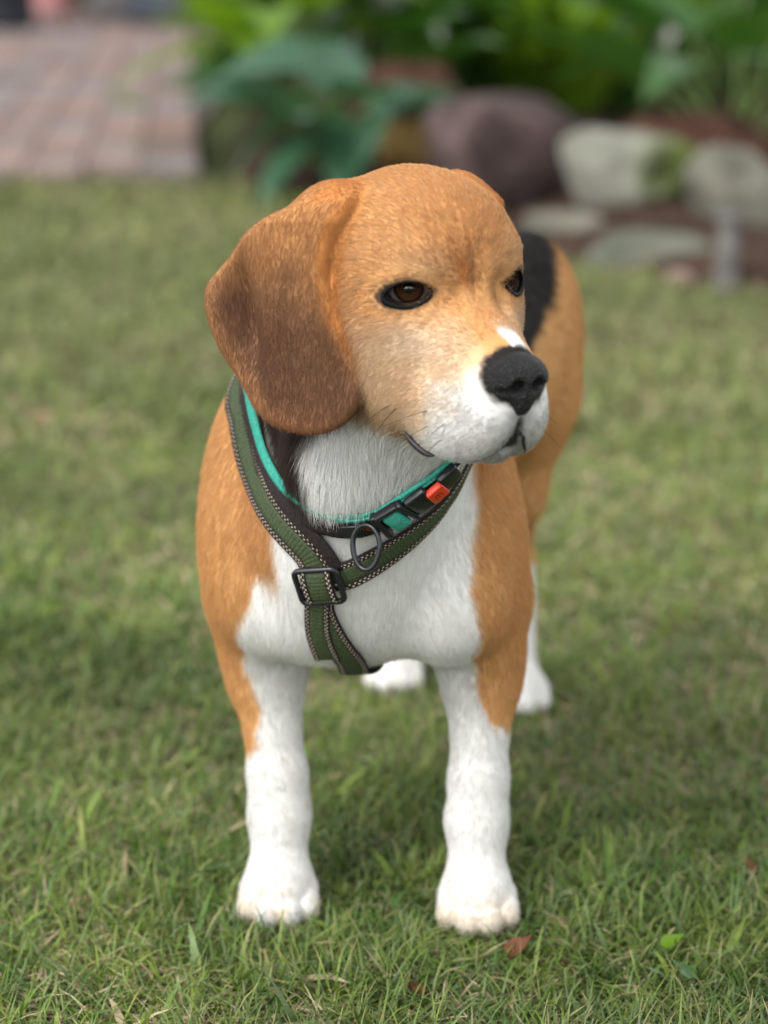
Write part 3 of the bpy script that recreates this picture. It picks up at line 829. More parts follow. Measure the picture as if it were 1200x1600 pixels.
def stitches(path, offs, lift, pitch=.0030, size=(.00115, .00052, .00042)):
    p, g = path; s = np.r_[0, np.cumsum(np.linalg.norm(np.diff(p, axis=0), axis=1))]
    out = []
    for k, off in enumerate(offs):
        for u in np.arange(pitch * (.25 + .5 * (k % 2)), s[-1], pitch):
            P = np.array([np.interp(u, s, p[:, i]) for i in range(3)]); G = np.array([np.interp(u, s, g[:, i]) for i in range(3)])
            a, b = (np.array([np.interp(np.clip(u + e, 0, s[-1]), s, p[:, i]) for i in range(3)]) for e in (-.002, .002))
            t = unit(b - a); S = unit(np.cross(t, G)); N = np.cross(S, t)
            t2 = unit(t + S * (.45 if k % 2 else -.45)); S2 = np.cross(N, t2)
            c = P + S * off + N * lift
            out.append((np.array([c + t2 * size[0], c + S2 * size[1], c + N * size[2], c - S2 * size[1], c - N * size[2], c - t2 * size[0]]), BEAD_F))
    return join(out)
def _web(c1, c2):
    def f(n, b):
        tc = nd(n, 'ShaderNodeTexCoord')
        cr = noise_mix(n, b, c1, c2, 900, 3, .35, .65)
        no = nd(n, 'ShaderNodeTexNoise', Scale=2500, Detail=2); n.links.new(tc.outputs['Object'], no.inputs['Vector'])
        bp = nd(n, 'ShaderNodeBump', Strength=.5, Distance=.0004); n.links.new(no.outputs['Fac'], bp.inputs['Height']); n.links.new(bp.outputs['Normal'], b.inputs['Normal'])
    return f
M_OLIVE = material('olive_webbing', rough=.7, spec=.25, build=_web((.026, .038, .016), (.055, .075, .034)))
M_TRIM = material('dark_trim', rough=.8, spec=.15, build=_web((.010, .008, .008), (.030, .022, .020)))
M_BEIGE = material('beige_stitching', (.42, .35, .27), .75, .2)
M_PLASTIC = material('black_plastic', (.010, .011, .013), .32, .45)
M_TEAL = material('teal_fleece', rough=.9, spec=.1, build=_web((.030, .22, .165), (.065, .36, .28)))
M_RED = material('red_plastic', (.62, .045, .016), .4, .4)
M_PIPING = material('red_piping', (.55, .03, .025), .6, .3)
M_PRINT = material('rust_print', (.30, .075, .035), .7, .2)

harness = thing('dog_harness', 'olive webbing harness with beige stitched edges, crossing the chest of the beagle', 'harness', (0, 1.35, .2))
def harness_strap(path, half, lift=0.0, olive=.52, piping=0, name='chest_strap'):
    v, f = webbing(path, half * .62, .0015, .00022, .0026, .0006 + lift)
    st = part(name, mesh_from(name, v, f), harness, M_OLIVE)
    edge = join([webbing(path, half * .24, .0018, 0, 1, .0003 + lift, sgn * half * .79) for sgn in (-1, 1)])
    part('edge_trim', mesh_from('edge_trim', *edge), st, M_TRIM)
    b = join([stitches(path, [sgn * half * .70, sgn * half * .86], .0020 + lift) for sgn in (-1, 1)])
    part('edge_stitching', mesh_from('edge_stitching', *b, smooth=False), st, M_BEIGE)
    if piping:
        p, g = path; T = unit(np.gradient(p, axis=0)); S = unit(np.cross(T, g))
        part('piping', mesh_from('piping', *tube(p + S * half * 1.06 * piping + g * .0004, .0005, 6)), st, M_PIPING)
    return st
Lp, Rp = PATHS['left'], PATHS['right']
harness_strap(Lp, STRAP_W['left']); harness_strap(Rp, STRAP_W['right'], piping=1)
harness_strap(PATHS['tail'], STRAP_W['tail'], 0, name='belly_strap')
harness_strap(PATHS['down'], STRAP_W['down'], .0014, name='belly_strap')
harness_strap(PATHS['girth'], STRAP_W['girth'], name='girth_strap')
# padded lining that shows inside the left strap
v, f = webbing(Lp, .0042, .0022, 0, 1, .0, STRAP_W['left'] * 1.25); part('lining', mesh_from('lining', v, f), harness, M_TRIM)

def round_box(a, b, c, r, R, ctr, seg=2):
    """a bevelled box: half sizes a b c, axes R (columns), centre ctr"""
    bm = bmesh.new(); bmesh.ops.create_cube(bm, size=2.0, matrix=Matrix.Diagonal((a, b, c, 1)))
    bmesh.ops.bevel(bm, geom=bm.edges[:] + bm.verts[:], offset=r, segments=seg, profile=.5, affect='EDGES')
    me = bpy.data.meshes.new('box')
    bmesh.ops.transform(bm, matrix=Matrix.Translation(Vector(ctr)) @ Matrix(np.asarray(R).tolist()).to_4x4(), verts=bm.verts)
    bm.to_mesh(me); bm.free()
    for q in me.polygons: q.use_smooth = True
    return me
def loop_frame(ctr, t, s, n, a, b, r, wire, seg=10):
    """a closed rounded rectangle of round wire"""
    pts = []
    for cx, cy, a0 in ((a - r, b - r, 0), (-(a - r), b - r, 90), (-(a - r), -(b - r), 180), (a - r, -(b - r), 270)):
        for q in np.linspace(0, 90, 6):
            an = math.radians(a0 + q); pts.append(ctr + t * (cx + r * math.cos(an)) + s * (cy + r * math.sin(an)))
    return tube(pts, wire, seg, True)
# the buckle where the straps meet: a black ladder slide over the olive strap
g0 = unit(PATHS['down'][1][2]); bt = unit(V(.045, 0, -1)); bt = unit(bt - g0 * (bt @ g0)); bs = np.cross(g0, bt)
if bs[0] < 0: bs = -bs
b_t = unit(bt + bs * .12); b_s = unit(bs - bt * .12)
BC = O_RING + V(-.0022, 0, -.0030) + g0 * .0062
bk = part('buckle', mesh_from('buckle', *join([loop_frame(BC, b_s, b_t, g0, .0130, .0112, .0034, .0019), tube([BC + b_s * .0125 + g0 * .000, BC - b_s * .0125 + g0 * .000], .0014, 8)])), harness, M_PLASTIC)
n_ = 22; th = np.linspace(-1, 1, n_)
wrap = (BC[None] + b_t * (th * .0100)[:, None] + g0 * (.0030 * np.sqrt(np.clip(1 - (th * .98) ** 2, 0, 1)) - .0008)[:, None], np.tile(g0, (n_, 1)))
wv_, wf_ = webbing(wrap, .0060, .0013, .00018, .0024, 0); part('strap_wrap', mesh_from('strap_wrap', wv_, wf_), bk, M_OLIVE)
e_ = join([webbing(wrap, .0018, .0015, 0, 1, 0, sg * .0076) for sg in (-1, 1)]); part('edge_trim', mesh_from('edge_trim', *e_), bk, M_TRIM)
e_ = join([stitches(wrap, [sg * .0070, sg * .0082], .0018) for sg in (-1, 1)]); part('edge_stitching', mesh_from('edge_stitching', *e_, smooth=False), bk, M_BEIGE)

# --- collar
collar = thing('dog_collar', "teal lined dark collar with black clip and hanging ring at the beagle's throat", 'collar', (0, 1.3, .33))
CP = PATHS['collar']
v, f = webbing(CP, .0070, .0014, .0001, .0022, .0006, .0012); band = part('band', mesh_from('band', v, f), collar, M_TRIM)
v, f = webbing(CP, .0030, .0022, .0003, .0016, .0002, -.0066); part('teal_lining', mesh_from('teal_lining', v, f), collar, M_TEAL)
v, f = webbing(CP, .0006, .0030, .0003, .0016, .0004, -.0062); part('teal_seam', mesh_from('teal_seam', v, f), band, M_TEAL)
def frame_at(x, up=.006, ahead=.006):
    """axes on the collar nearest to x: along it (towards the dog's left), out of the coat, across (upwards)"""
    i = int(np.argmin(np.linalg.norm(CP[0] - V(*x), axis=1)))
    t = unit(CP[0][(i + 3) % 119] - CP[0][(i - 3) % 119]); n = unit(CP[1][i] - t * (CP[1][i] @ t)); s = np.cross(n, t)
    if t[0] < 0: t = -t
    if s[2] < 0: s = -s
    return CP[0][i], t, n, s
# keeper behind the ring
o, t, n, s = frame_at((-.0185, 1.2420, .2835))
part('ring_keeper', round_box(.0062, .0045, .0016, .0008, np.stack([t, s, n], 1), o + n * .0030 - s * .0012), collar, M_PLASTIC)
# ring: an open loop that hangs from the collar, turned a little
o, t, n, s = frame_at((-.0090, 1.2400, .2870))
dn = V(0, -.18, -1.0); dn = unit(dn); ac = unit(V(.80, -.42, .10)); ac = unit(ac - dn * (ac @ dn))
rc = o + n * .0072 + dn * .0066
ang = np.linspace(0, 2 * np.pi, 40, endpoint=False)
rp = [rc + ac * .0086 * math.cos(a_) + dn * (.0142 * math.sin(a_) if math.sin(a_) > 0 else .0110 * math.sin(a_)) for a_ in ang]
part('ring', mesh_from('ring', *tube(rp,   .0016, 10, True)), collar, M_PLASTIC)
# clip: adjuster frame round a teal tongue, then the clip body with its red release button
def clip_box(name, x, a, b, c, r, mat, up=.0045, sh=0.0, parent=None):
    o, t, n, s = frame_at(x)
    return part(name, round_box(a, b, c, r, np.stack([t, s, n], 1), o + n * up + s * sh), parent or collar, mat)
clip = clip_box('clip_body', (.0145, 1.2340, .3075), .0072, .0088, .0026, .0014, M_PLASTIC, .0052)
for nm, x, a in (('clip_bar', (-.0020, 1.2360, .2890), .0020), ('clip_bar', (.0090, 1.2335, .3000), .0018)):
    clip_box(nm, x, a, .0100, .0030, .0012, M_PLASTIC, .0052, 0, clip)
clip_box('clip_rail', (.0035, 1.2345, .2945), .0080, .0016, .0030, .0011, M_PLASTIC, .0052, .0088, clip)
clip_box('teal_tongue', (.0035, 1.2345, .2945), .0054, .0072, .0024, .0016, M_TEAL, .0056, -.0012)
clip_box('clip_end', (.0262, 1.2345, .3215), .0066, .0086, .0024, .0014, M_PLASTIC, .0048, 0, clip)
red = clip_box('release_button', (.0195, 1.2335, .3150), .0054, .0064, .0022, .0009, M_RED, .0072)
# the mark pressed into the button, and the print on the band
o, t, n, s = frame_at((.0195, 1.2335, .3150))
M_MARK = material('dark_mark', (.16, .014, .008), .6)
def bar(p, q, w, n, o, lift):
    """a flat printed stroke between two points"""
    d = unit(q - p); e = np.cross(n, d) * w
    return np.array([p - e, q - e, q + e, p + e]) + n * lift, np.array([(0, 1, 2, 3)])
zz = lambda x_, y_: o + t * x_ + s * y_
strokes = [(-.0020, .0018, .0016, .0018), (-.0020, .0018, -.0020, -.0018), (-.0002, .0018, -.0002, -.0018), (.0016, .0018, .0016, -.0010), (.0016, -.0010, .0024, -.0018)]
part('button_mark', mesh_from('button_mark', *join([bar(zz(a_, b_), zz(c_, d_), .00035, n, o, .00945) for a_, b_, c_, d_ in strokes]), smooth=False), red, M_MARK)
fc = bpy.data.curves.new('print', 'FONT'); fc.body = 'DOGGY'; fc.size = .0070; fc.align_x = 'CENTER'; fc.align_y = 'CENTER'; fc.extrude = .0001; fc.space_character = 1.1
to = bpy.data.objects.new('print', fc); C.objects.link(to)
bpy.context.view_layer.update()
me = bpy.data.meshes.new_from_object(to); bpy.data.objects.remove(to)
# bend the print along the band
n_v = len(me.vertices); co = np.zeros(n_v * 3); me.vertices.foreach_get('co', co); co = co.reshape(-1, 3)
i0 = int(np.argmin(np.linalg.norm(CP[0] - V(-.0105, 1.2395, .2855), axis=1)))
cs = np.r_[0, np.cumsum(np.linalg.norm(np.diff(CP[0], axis=0), axis=1))]
sg = 1 if CP[0][i0 + 2][0] > CP[0][i0 - 2][0] else -1
out = []
for x_, y_, z_ in co:
    p_, t_, n_2, _ = at_dist(CP, cs[i0] + sg * x_); t_ = t_ * sg; s_ = np.cross(n_2, t_)
    if s_[2] < 0: s_ = -s_
    out.append(p_ + s_ * (y_ - .0014) + n_2 * (.0024 + z_))
me.vertices.foreach_set('co', np.array(out).ravel()); me.update()
part('band_print', me, band, M_PRINT)
# ------------------------------------------------------------------ ground, lawn, patio, planting bed
def pix(x, y, z=0.0):
    """the spot on the ground (height z) seen at a place of the 1200 x 1600 photograph; used for laying the garden out in metres"""
    P_ = math.radians(15); fx = (x - 600) / 3560; fy = (800 - y) / 3560
    d = V(fx, math.cos(P_) + fy * math.sin(P_), -math.sin(P_) + fy * math.cos(P_))
    return V(0, 0, CAM_H) + d * ((z - CAM_H) / d[2])
EDGE = [pix(-900, 286), pix(60, 286), pix(330, 288), pix(560, 330), pix(760, 385), pix(930, 425), pix(1100, 452), pix(1300, 474), pix(2400, 560)]
def edge_y(x):
    return np.interp(x, [e[0] for e in EDGE], [e[1] for e in EDGE])

def _lawn(n, b):
    tc = nd(n, 'ShaderNodeTexCoord')
    cr = noise_mix(n, b, (.026, .028, .012), (.095, .090, .040), 14, 8, .3, .7, bump=.9, bump_scale=90, extra=(.5, (.042, .056, .018)))
M_LAWN = material('lawn_soil', rough=.9, spec=.1, build=_lawn)
gx = np.r_[-60, -20, -8, -4, np.linspace(-3, 3, 31), 4, 8, 20, 60]; gy = np.r_[-20, -6, -2, np.linspace(-1, 12, 66), 16, 30, 60, 120]
GX, GY = np.meshgrid(gx, gy, indexing='ij')
gp = np.stack([GX.ravel(), GY.ravel(), np.zeros(GX.size)], 1)
gp[:, 2] = -.004 + .010 * (fbm(gp, 1.7, 90) - .5) * (np.abs(gp[:, 0]) < 3) * (gp[:, 1] > 1.9)
nyy = len(gy)
gf = np.array([(i * nyy + j, (i + 1) * nyy + j, (i + 1) * nyy + j + 1, i * nyy + j + 1) for i in range(len(gx) - 1) for j in range(nyy - 1)])
lawn = tag(part('lawn', mesh_from('lawn', gp, gf), None, M_LAWN), 'closely mown lawn of mixed green and dry grass', kind='structure')

# soil of the bed behind the lawn's edge
bx = np.linspace(-.36, 7, 60); rows = []
for r_, (dy, dz) in enumerate(((-.02, .002), (.03, .012), (.15, .020), (.5, .035), (1.6, .06), (7.0, .06))):
    for x_ in bx: rows.append((x_ - .03 * r_ * (x_ < -.5), edge_y(x_) + dy, dz + .02 * math.sin(x_ * 9 + r_)))
rows = np.array(rows); rows[:, 2] += .022 * (fbm(rows, 9, 14) - .5)
m_ = len(bx); bf = np.array([(r_ * m_ + i, r_ * m_ + i + 1, (r_ + 1) * m_ + i + 1, (r_ + 1) * m_ + i) for r_ in range(5) for i in range(m_ - 1)])
M_SOIL = material('bed_soil', rough=.95, spec=.1, build=lambda n, b: noise_mix(n, b, (.018, .011, .008), (.085, .050, .034), 26, 8, .35, .72, bump=1.0, bump_scale=70))
bed = tag(part('planting_bed', mesh_from('planting_bed', rows, bf), None, M_SOIL), 'dark brown soil of the planting bed', kind='structure')

# patio of clay pavers, its courses running away to the left
PAT_A = math.radians(5); PAT_O = V(-.42, 5.235, 0); PU = V(math.cos(PAT_A), math.sin(PAT_A), 0); PV = V(-math.sin(PAT_A), math.cos(PAT_A), 0)
pc = [(-9, 5.20), (-.40, 5.20), (-.52, 6.2), (-.60, 14), (-9, 14)]
M_JOINT = material('joint_sand', rough=.95, spec=.1, build=lambda n, b: noise_mix(n, b, (.095, .075, .065), (.150, .122, .106), 40, 6))
pm = mesh_from('patio', np.array([(x_, y_, .010) for x_, y_ in pc]), np.array([(0, 1, 2, 3, 4)]))
patio = tag(part('patio', pm, None, M_JOINT), 'brick patio of weathered pinkish grey pavers', kind='structure')
def paver_mat(i, c1, c2):
    return material('paver_clay_%d' % i, rough=.85, spec=.2, build=lambda n, b: noise_mix(n, b, c1, c2, 18, 7, .3, .7, bump=.4, bump_scale=120))
PAVERS = [paver_mat(0, (.185, .132, .114), (.255, .198, .178)), paver_mat(1, (.115, .088, .082), (.175, .140, .130)), paver_mat(2, (.195, .118, .092), (.255, .165, .135)), paver_mat(3, (.140, .124, .118), (.225, .192, .178))]
PW, PL = .135, .200
def paver_mesh(i):
    me = round_box(PW / 2 - .0025, PL / 2 - .0025, .022, .004, np.eye(3), (0, 0, 0), 1); me.name = 'paver'
    for q in me.polygons: q.use_smooth = False
    me.materials.append(PAVERS[i]); return me
PM = [paver_mesh(i) for i in range(4)]
cells = []
for i in range(-17, 1):
    for j in range(0, 36):
        c_ = PAT_O + PU * (i * PW - PW * .5) + PV * ((j + .5 + .5 * (i % 2)) * PL)
        if c_[0] < -.40 - (c_[1] - 5.2) * .03 and c_[1] > 5.2:
            fx = c_[0] / c_[1] * 3560 + 600
            cells.append((fx < -120 or fx > 420, c_[1], i, j, c_))
cells.sort(key=lambda t: (t[0], t[1]))
far_v = []
for k, (_, _, i, j, c_) in enumerate(cells):
    dz = .010 + .004 * rng.random(); v_ = int(rng.integers(4))
    if k < 300:
        o = link(bpy.data.objects.new('paver', PM[v_])); o.parent = patio; o.location = (c_[0], c_[1], dz)
        o.rotation_euler = (rng.normal(0, .008), rng.normal(0, .008), PAT_A + rng.normal(0, .012))
    elif k < 900:
        far_v.append((c_, dz))
bv = np.array([(-1, -1, -1), (1, -1, -1), (1, 1, -1), (-1, 1, -1), (-1, -1, 1), (1, -1, 1), (1, 1, 1), (-1, 1, 1)]) * V(PW / 2 - .0025, PL / 2 - .0025, .022)
bq = np.array([(4, 5, 6, 7), (0, 1, 5, 4), (1, 2, 6, 5), (2, 3, 7, 6), (3, 0, 4, 7)])
Rz = np.stack([PU, PV, V(0, 0, 1)], 0)
fv = join([(bv @ Rz + c_ + V(0, 0, dz), bq) for c_, dz in far_v])
part('paver_field', mesh_from('paver_field', *fv, smooth=False), patio, PAVERS[0])['kind'] = 'stuff'

# ------------------------------------------------------------------ grass: every blade is a bent, tapering strip
FEET = [(-.0665, 1.335), (.0585, 1.325), (.106, 1.725), (.006, 1.775)]
def blades(regions):
    P0, LN, WD = [], [], []
    for (y0, y1, hw0, hw1, n_, ln, wd) in regions:
        y_ = y0 + (y1 - y0) * rng.random(n_); hw = hw0 + (hw1 - hw0) * (y_ - y0) / (y1 - y0)
        x_ = (rng.random(n_) * 2 - 1) * hw
        P0.append(np.stack([x_, y_, np.zeros(n_)], 1)); LN.append(ln * (.45 + .9 * rng.random(n_) ** 1.3)); WD.append(np.full(n_, wd) * (.6 + .8 * rng.random(n_)))
    p = np.concatenate(P0); ln = np.concatenate(LN); wd = np.concatenate(WD)
    tuft = fbm(p, 9, 50); patch = fbm(p, 2.2, 60); fine = vnoise(p, 34, 70)
    keep = (p[:, 1] < edge_y(p[:, 0]) + .03) & (rng.random(len(p)) < .45 + .75 * tuft)
    near_foot = np.zeros(len(p), bool)
    for fx, fy in FEET:
        d = np.hypot((p[:, 0] - fx), (p[:, 1] - fy) * .85); keep &= d > .0235; near_foot |= d < .05
    p, ln, wd, tuft, patch, fine, near_foot = (q[keep] for q in (p, ln, wd, tuft, patch, fine, near_foot))
    n = len(p)
    ln = ln * (.55 + .8 * tuft) * np.where(near_foot, .80, 1)
    az = rng.random(n) * 2 * np.pi + 2.0 * (vnoise(p, 14, 81) - .5); lean = np.radians(16 + 66 * rng.random(n))
    bend = np.radians(8 + 50 * rng.random(n))
    dry = rng.random(n) < (.10 + .34 * sst(patch + .26 * sst(p[:, 0], .05, .25) * sst(p[:, 1], 1.3, 1.9), .44, .66))
    thatch = rng.random(n) < .20; dry |= thatch
    lean = np.where(dry, np.radians(50 + 38 * rng.random(n)), lean); lean = np.where(thatch, np.radians(80 + 12 * rng.random(n)), lean); bend = np.where(thatch, .05, bend)
    dirh = np.stack([np.cos(az), np.sin(az), np.zeros(n)], 1); sv = np.stack([-np.sin(az), np.cos(az), np.zeros(n)], 1)
    tw = (rng.random(n) - .5) * 1.2
    pts = [p + V(0, 0, -.004)]
    for k in range(3):
        a = np.minimum(lean + bend * k / 2.0, np.radians(96))
        pts.append(pts[-1] + (dirh * np.sin(a)[:, None] + V(0, 0, 1) * np.cos(a)[:, None]) * (ln / 3)[:, None])
    vs = np.zeros((n, 7, 3))
    for k, wk in enumerate((.8, 1.0, .7)):
        s2 = sv * np.cos(tw * k / 2)[:, None] + np.cross(sv, dirh) * np.sin(tw * k / 2)[:, None]
        vs[:, 2 * k] = pts[k] - s2 * (wd * wk / 2)[:, None]; vs[:, 2 * k + 1] = pts[k] + s2 * (wd * wk / 2)[:, None]
    vs[:, 6] = pts[3]; vs[:, :, 2] = np.maximum(vs[:, :, 2], -.006)
    base = np.arange(n)[:, None, None] * 7
    tri = np.array([(0, 1, 3), (0, 3, 2), (2, 3, 5), (2, 5, 4), (4, 5, 6)])
    F = (base + tri[None]).reshape(-1, 3)
    g1, g2, g3 = V(.050, .112, .014), V(.235, .310, .050), V(.135, .200, .080)
    col = g1 + (g2 - g1) * (np.clip(.35 + .9 * (fine - .5) + .5 * (rng.random(n) - .5) + .5 * (patch - .5), 0, 1))[:, None]
    col = col + (g3 - col) * ((rng.random(n) < .28) * .7)[:, None]
    straw = V(.56, .48, .30) + (V(.30, .22, .12) - V(.56, .48, .30)) * rng.random(n)[:, None]
    col = np.where(dry[:, None], straw, col) * (.60 + .80 * fbm(p, 5.5, 66))[:, None]
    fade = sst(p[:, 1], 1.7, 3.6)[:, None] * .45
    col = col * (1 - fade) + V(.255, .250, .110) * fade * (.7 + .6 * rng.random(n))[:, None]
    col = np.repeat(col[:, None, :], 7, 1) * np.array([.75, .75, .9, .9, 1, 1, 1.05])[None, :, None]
    tipdry = (rng.random(n) < .22) & ~dry; col[tipdry, 6] = V(.34, .27, .13); col[tipdry, 4:6] = col[tipdry, 4:6] * .6 + V(.3, .25, .12) * .4
    return vs.reshape(-1, 3), F, col.reshape(-1, 3)
S_ = GRASS_K
gv, gfc, gcol = blades([(1.02, 1.75, .30, .42, int(150000 * S_), .029, .0014), (1.75, 2.6, .45, .62, int(84000 * S_), .030, .0022), (2.6, 3.9, .65, .95, int(54000 * S_), .036, .0042), (3.9, 5.3, 1.0, 1.3, int(34000 * S_), .042, .0065),
                        (.7, 3.0, 1.1, 1.6, int(22000 * S_), .036, .0045)])
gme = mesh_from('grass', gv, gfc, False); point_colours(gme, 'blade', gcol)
def _blade(n, b):
    a = nd(n, 'ShaderNodeAttribute', attribute_name='blade'); n.links.new(a.outputs['Color'], b.inputs['Base Color'])
    tr = nd(n, 'ShaderNodeBsdfTranslucent'); n.links.new(a.outputs['Color'], tr.inputs['Color'])
    mx = nd(n, 'ShaderNodeMixShader'); mx.inputs[0].default_value = .28
    out = [x for x in n.nodes if x.type == 'OUTPUT_MATERIAL'][0]
    n.links.new(b.outputs[0], mx.inputs[1]); n.links.new(tr.outputs[0], mx.inputs[2]); n.links.new(mx.outputs[0], out.inputs['Surface'])
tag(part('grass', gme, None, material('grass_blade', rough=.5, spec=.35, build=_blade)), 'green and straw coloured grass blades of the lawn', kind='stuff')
# ------------------------------------------------------------------ garden behind the lawn
def leaf_shape(L, W, arch, cup, pleat=7, stalk=.0, nu=9, nv=8, wavy=.0, sw=.006):
    """a broad leaf along +x, base at the origin, arching down; ribs raised; its stalk below it"""
    Vv = []; 
    for i in range(nu):
        t = i / (nu - 1); w = W * .5 * (math.sin(math.pi * min(1, t * .92 + .08) ** .72)) * (1 - .25 * t) * 1.1
        if i == nu - 1: w = .0005
        for j in range(nv):
            s = j / (nv - 1) * 2 - 1
            x_ = L * t * (1 - .12 * s * s * (1 - t)); z_ = -arch * L * t * t + cup * abs(s) ** 1.5 * w * 1.2 + .010 * L * math.cos(s * math.pi * pleat) * (1 - t) + wavy * math.sin(t * 11 + s * 2) * w
            Vv.append((x_, s * w, z_))
    F = [(i * nv + j, (i + 1) * nv + j, (i + 1) * nv + j + 1, i * nv + j + 1) for i in range(nu - 1) for j in range(nv - 1)]
    return np.array(Vv), np.array(F)
def leaf_mat(name, c1, c2, rough=.32, spec=.5, tr=.25):
    def f(n, b):
        noise_mix(n, b, c1, c2, 14, 4, .35, .65, coord='Generated')
        t_ = nd(n, 'ShaderNodeBsdfTranslucent'); t_.inputs['Color'].default_value = (c2[0] * 1.3, c2[1] * 1.4, c2[2] * .8, 1)
        mx = nd(n, 'ShaderNodeMixShader'); mx.inputs[0].default_value = tr
        out = [x for x in n.nodes if x.type == 'OUTPUT_MATERIAL'][0]
        n.links.new(b.outputs[0], mx.inputs[1]); n.links.new(t_.outputs[0], mx.inputs[2]); n.links.new(mx.outputs[0], out.inputs['Surface'])
    return material(name, rough=rough, spec=spec, build=f)
M_BLUE = leaf_mat('blue_green_leaf', (.022, .070, .034), (.050, .120, .062), .30)
M_GREEN = leaf_mat('mid_green_leaf', (.018, .062, .010), (.045, .120, .018), .36)
M_LIME = leaf_mat('lime_leaf', (.070, .150, .008), (.150, .255, .016), .40, .45, .35)
M_STEM = material('leaf_stalk', (.10, .16, .04), .5, .3)
LEAVES = {}
for nm, mt in (('blue', M_BLUE), ('green', M_GREEN), ('lime', M_LIME)):
    for k, (L, W, ar, cu) in enumerate(((.30, .20, .30, .30), (.26, .16, .45, .22), (.34, .19, .18, .35))):
        me = mesh_from('leaf', *leaf_shape(L, W, ar, cu)); me.materials.append(mt); LEAVES[nm, k] = me
    me = mesh_from('leaf', *leaf_shape(.52, .075, .55, .5, 2, nu=12, nv=5)); me.materials.append(mt); LEAVES[nm, 'strap'] = me
def put_leaf(root, base, tip_at, key, tilt, yaw, roll=0.0, scale=1.0):
    """a leaf at tip_at (its base), held by a stalk from the crown of the plant"""
    o = link(bpy.data.objects.new('leaf', LEAVES[key])); o.parent = root
    o.location = Vector(tip_at) - Vector(base); o.rotation_euler = (roll, -tilt, yaw); o.scale = (scale,) * 3
    a, c = V(0, 0, 0), V(*tip_at) - V(*base)
    if np.linalg.norm(c) > .03:
        mid = a * .5 + c * .5 + V(0, 0, .04) * np.linalg.norm(c)
        pts, _ = spline(np.array([a, mid, c]), 6)
        s = link(bpy.data.objects.new('stalk', mesh_from('stalk', *tube(pts, np.linspace(.006, .004, 6), 5)))); s.data.materials.append(M_STEM); s.parent = root
    return o
def hosta(base, n_, key, label, radius=.22, height=.26, seed=0, group=None, strap=False, scale=1.0):
    r_ = np.random.default_rng(seed); root = thing('hosta' if not strap else 'daylily', label, 'plant', base, group)
    for i in range(n_):
        yw = 2 * math.pi * (i * .382 + r_.random() * .12); rr = radius * (.35 + .65 * r_.random()); hh = height * (1.05 - .6 * rr / radius) * (.8 + .4 * r_.random())
        k = 'strap' if strap else int(r_.integers(3))
        if strap: rr *= .25; hh = .02
        p_ = V(*base) + V(math.cos(yw) * rr, math.sin(yw) * rr, hh)
        put_leaf(root, base, p_, (key, k), math.radians(r_.uniform(-5, 40) if not strap else r_.uniform(48, 82)), yw, r_.uniform(-.3, .3), scale * r_.uniform(.8, 1.15))
    return root
hs = []
b0 = pix(500, 262, .05)
h0 = hosta(b0, 10, 'blue', 'blue green hosta at the corner of the patio, its leaves overhanging the bricks', .16, .22, 1, scale=.85)
# the three leaves that show largest, hung out over the paving
for (x_, y_, dY, key, tilt, yw, rl, sc) in ((490, 160, -.10, ('blue', 0), -24, 200, .30, .86), (485, 92, -.02, ('blue', 1), 8, 190, -.55, .80), (500, 215, -.16, ('blue', 2), -30, 222, .1, .70), (570, 190, -.12, ('blue', 0), -25, 250, .1, .8)):
    d_ = pix(x_, y_, 0) - V(0, 0, CAM_H); Yt = b0[1] + dY; p_ = V(0, 0, CAM_H) + d_ * (Yt / d_[1])
    put_leaf(h0, b0, p_, key, math.radians(tilt), math.radians(yw), rl, sc)
hosta(pix(425, 225, .06) + V(0, .35, 0), 18, 'lime', 'lime green hosta behind the blue one, next to the patio', .24, .42, 2, scale=1.1)
hosta(pix(560, 225, .06) + V(0, .30, 0), 15, 'green', 'mid green hosta standing behind the brown stump', .24, .36, 3, scale=1.0)
GB = 'leafy plants along the back of the bed'
for i, (x_, y_, dy, k, st, lb) in enumerate((
        (690, 150, .35, 'green', True, 'green strap leaved plant behind the dark boulder, nearest the stump'),
        (800, 140, .25, 'lime', True, 'yellow green strap leaved plant standing up behind the dark boulder'),
        (905, 140, .25, 'lime', True, 'yellow green strap leaved plant above the pale mossy rock'),
        (1010, 150, .55, 'green', True, 'dark green strap leaved plant between the white flowers and the boulder'),
        (1165, 200, .20, 'green', False, 'green hosta at the far end of the bed above the grey rock'),
        (1150, 120, .60, 'lime', False, 'lime green hosta behind the grey rock, highest of the bed'),
        (700, 90, .90, 'blue', False, 'blue green hosta at the back of the bed behind the strap leaves'),
        (960, 90, 1.0, 'blue', False, 'blue green hosta at the back, behind the mossy rock'))):
    hosta(pix(x_, y_ + 60, .06) + V(0, dy, 0), 22 if st else 15, k, lb, .26, .40, 10 + i, GB, st, 1.0 if not st else 1.05)

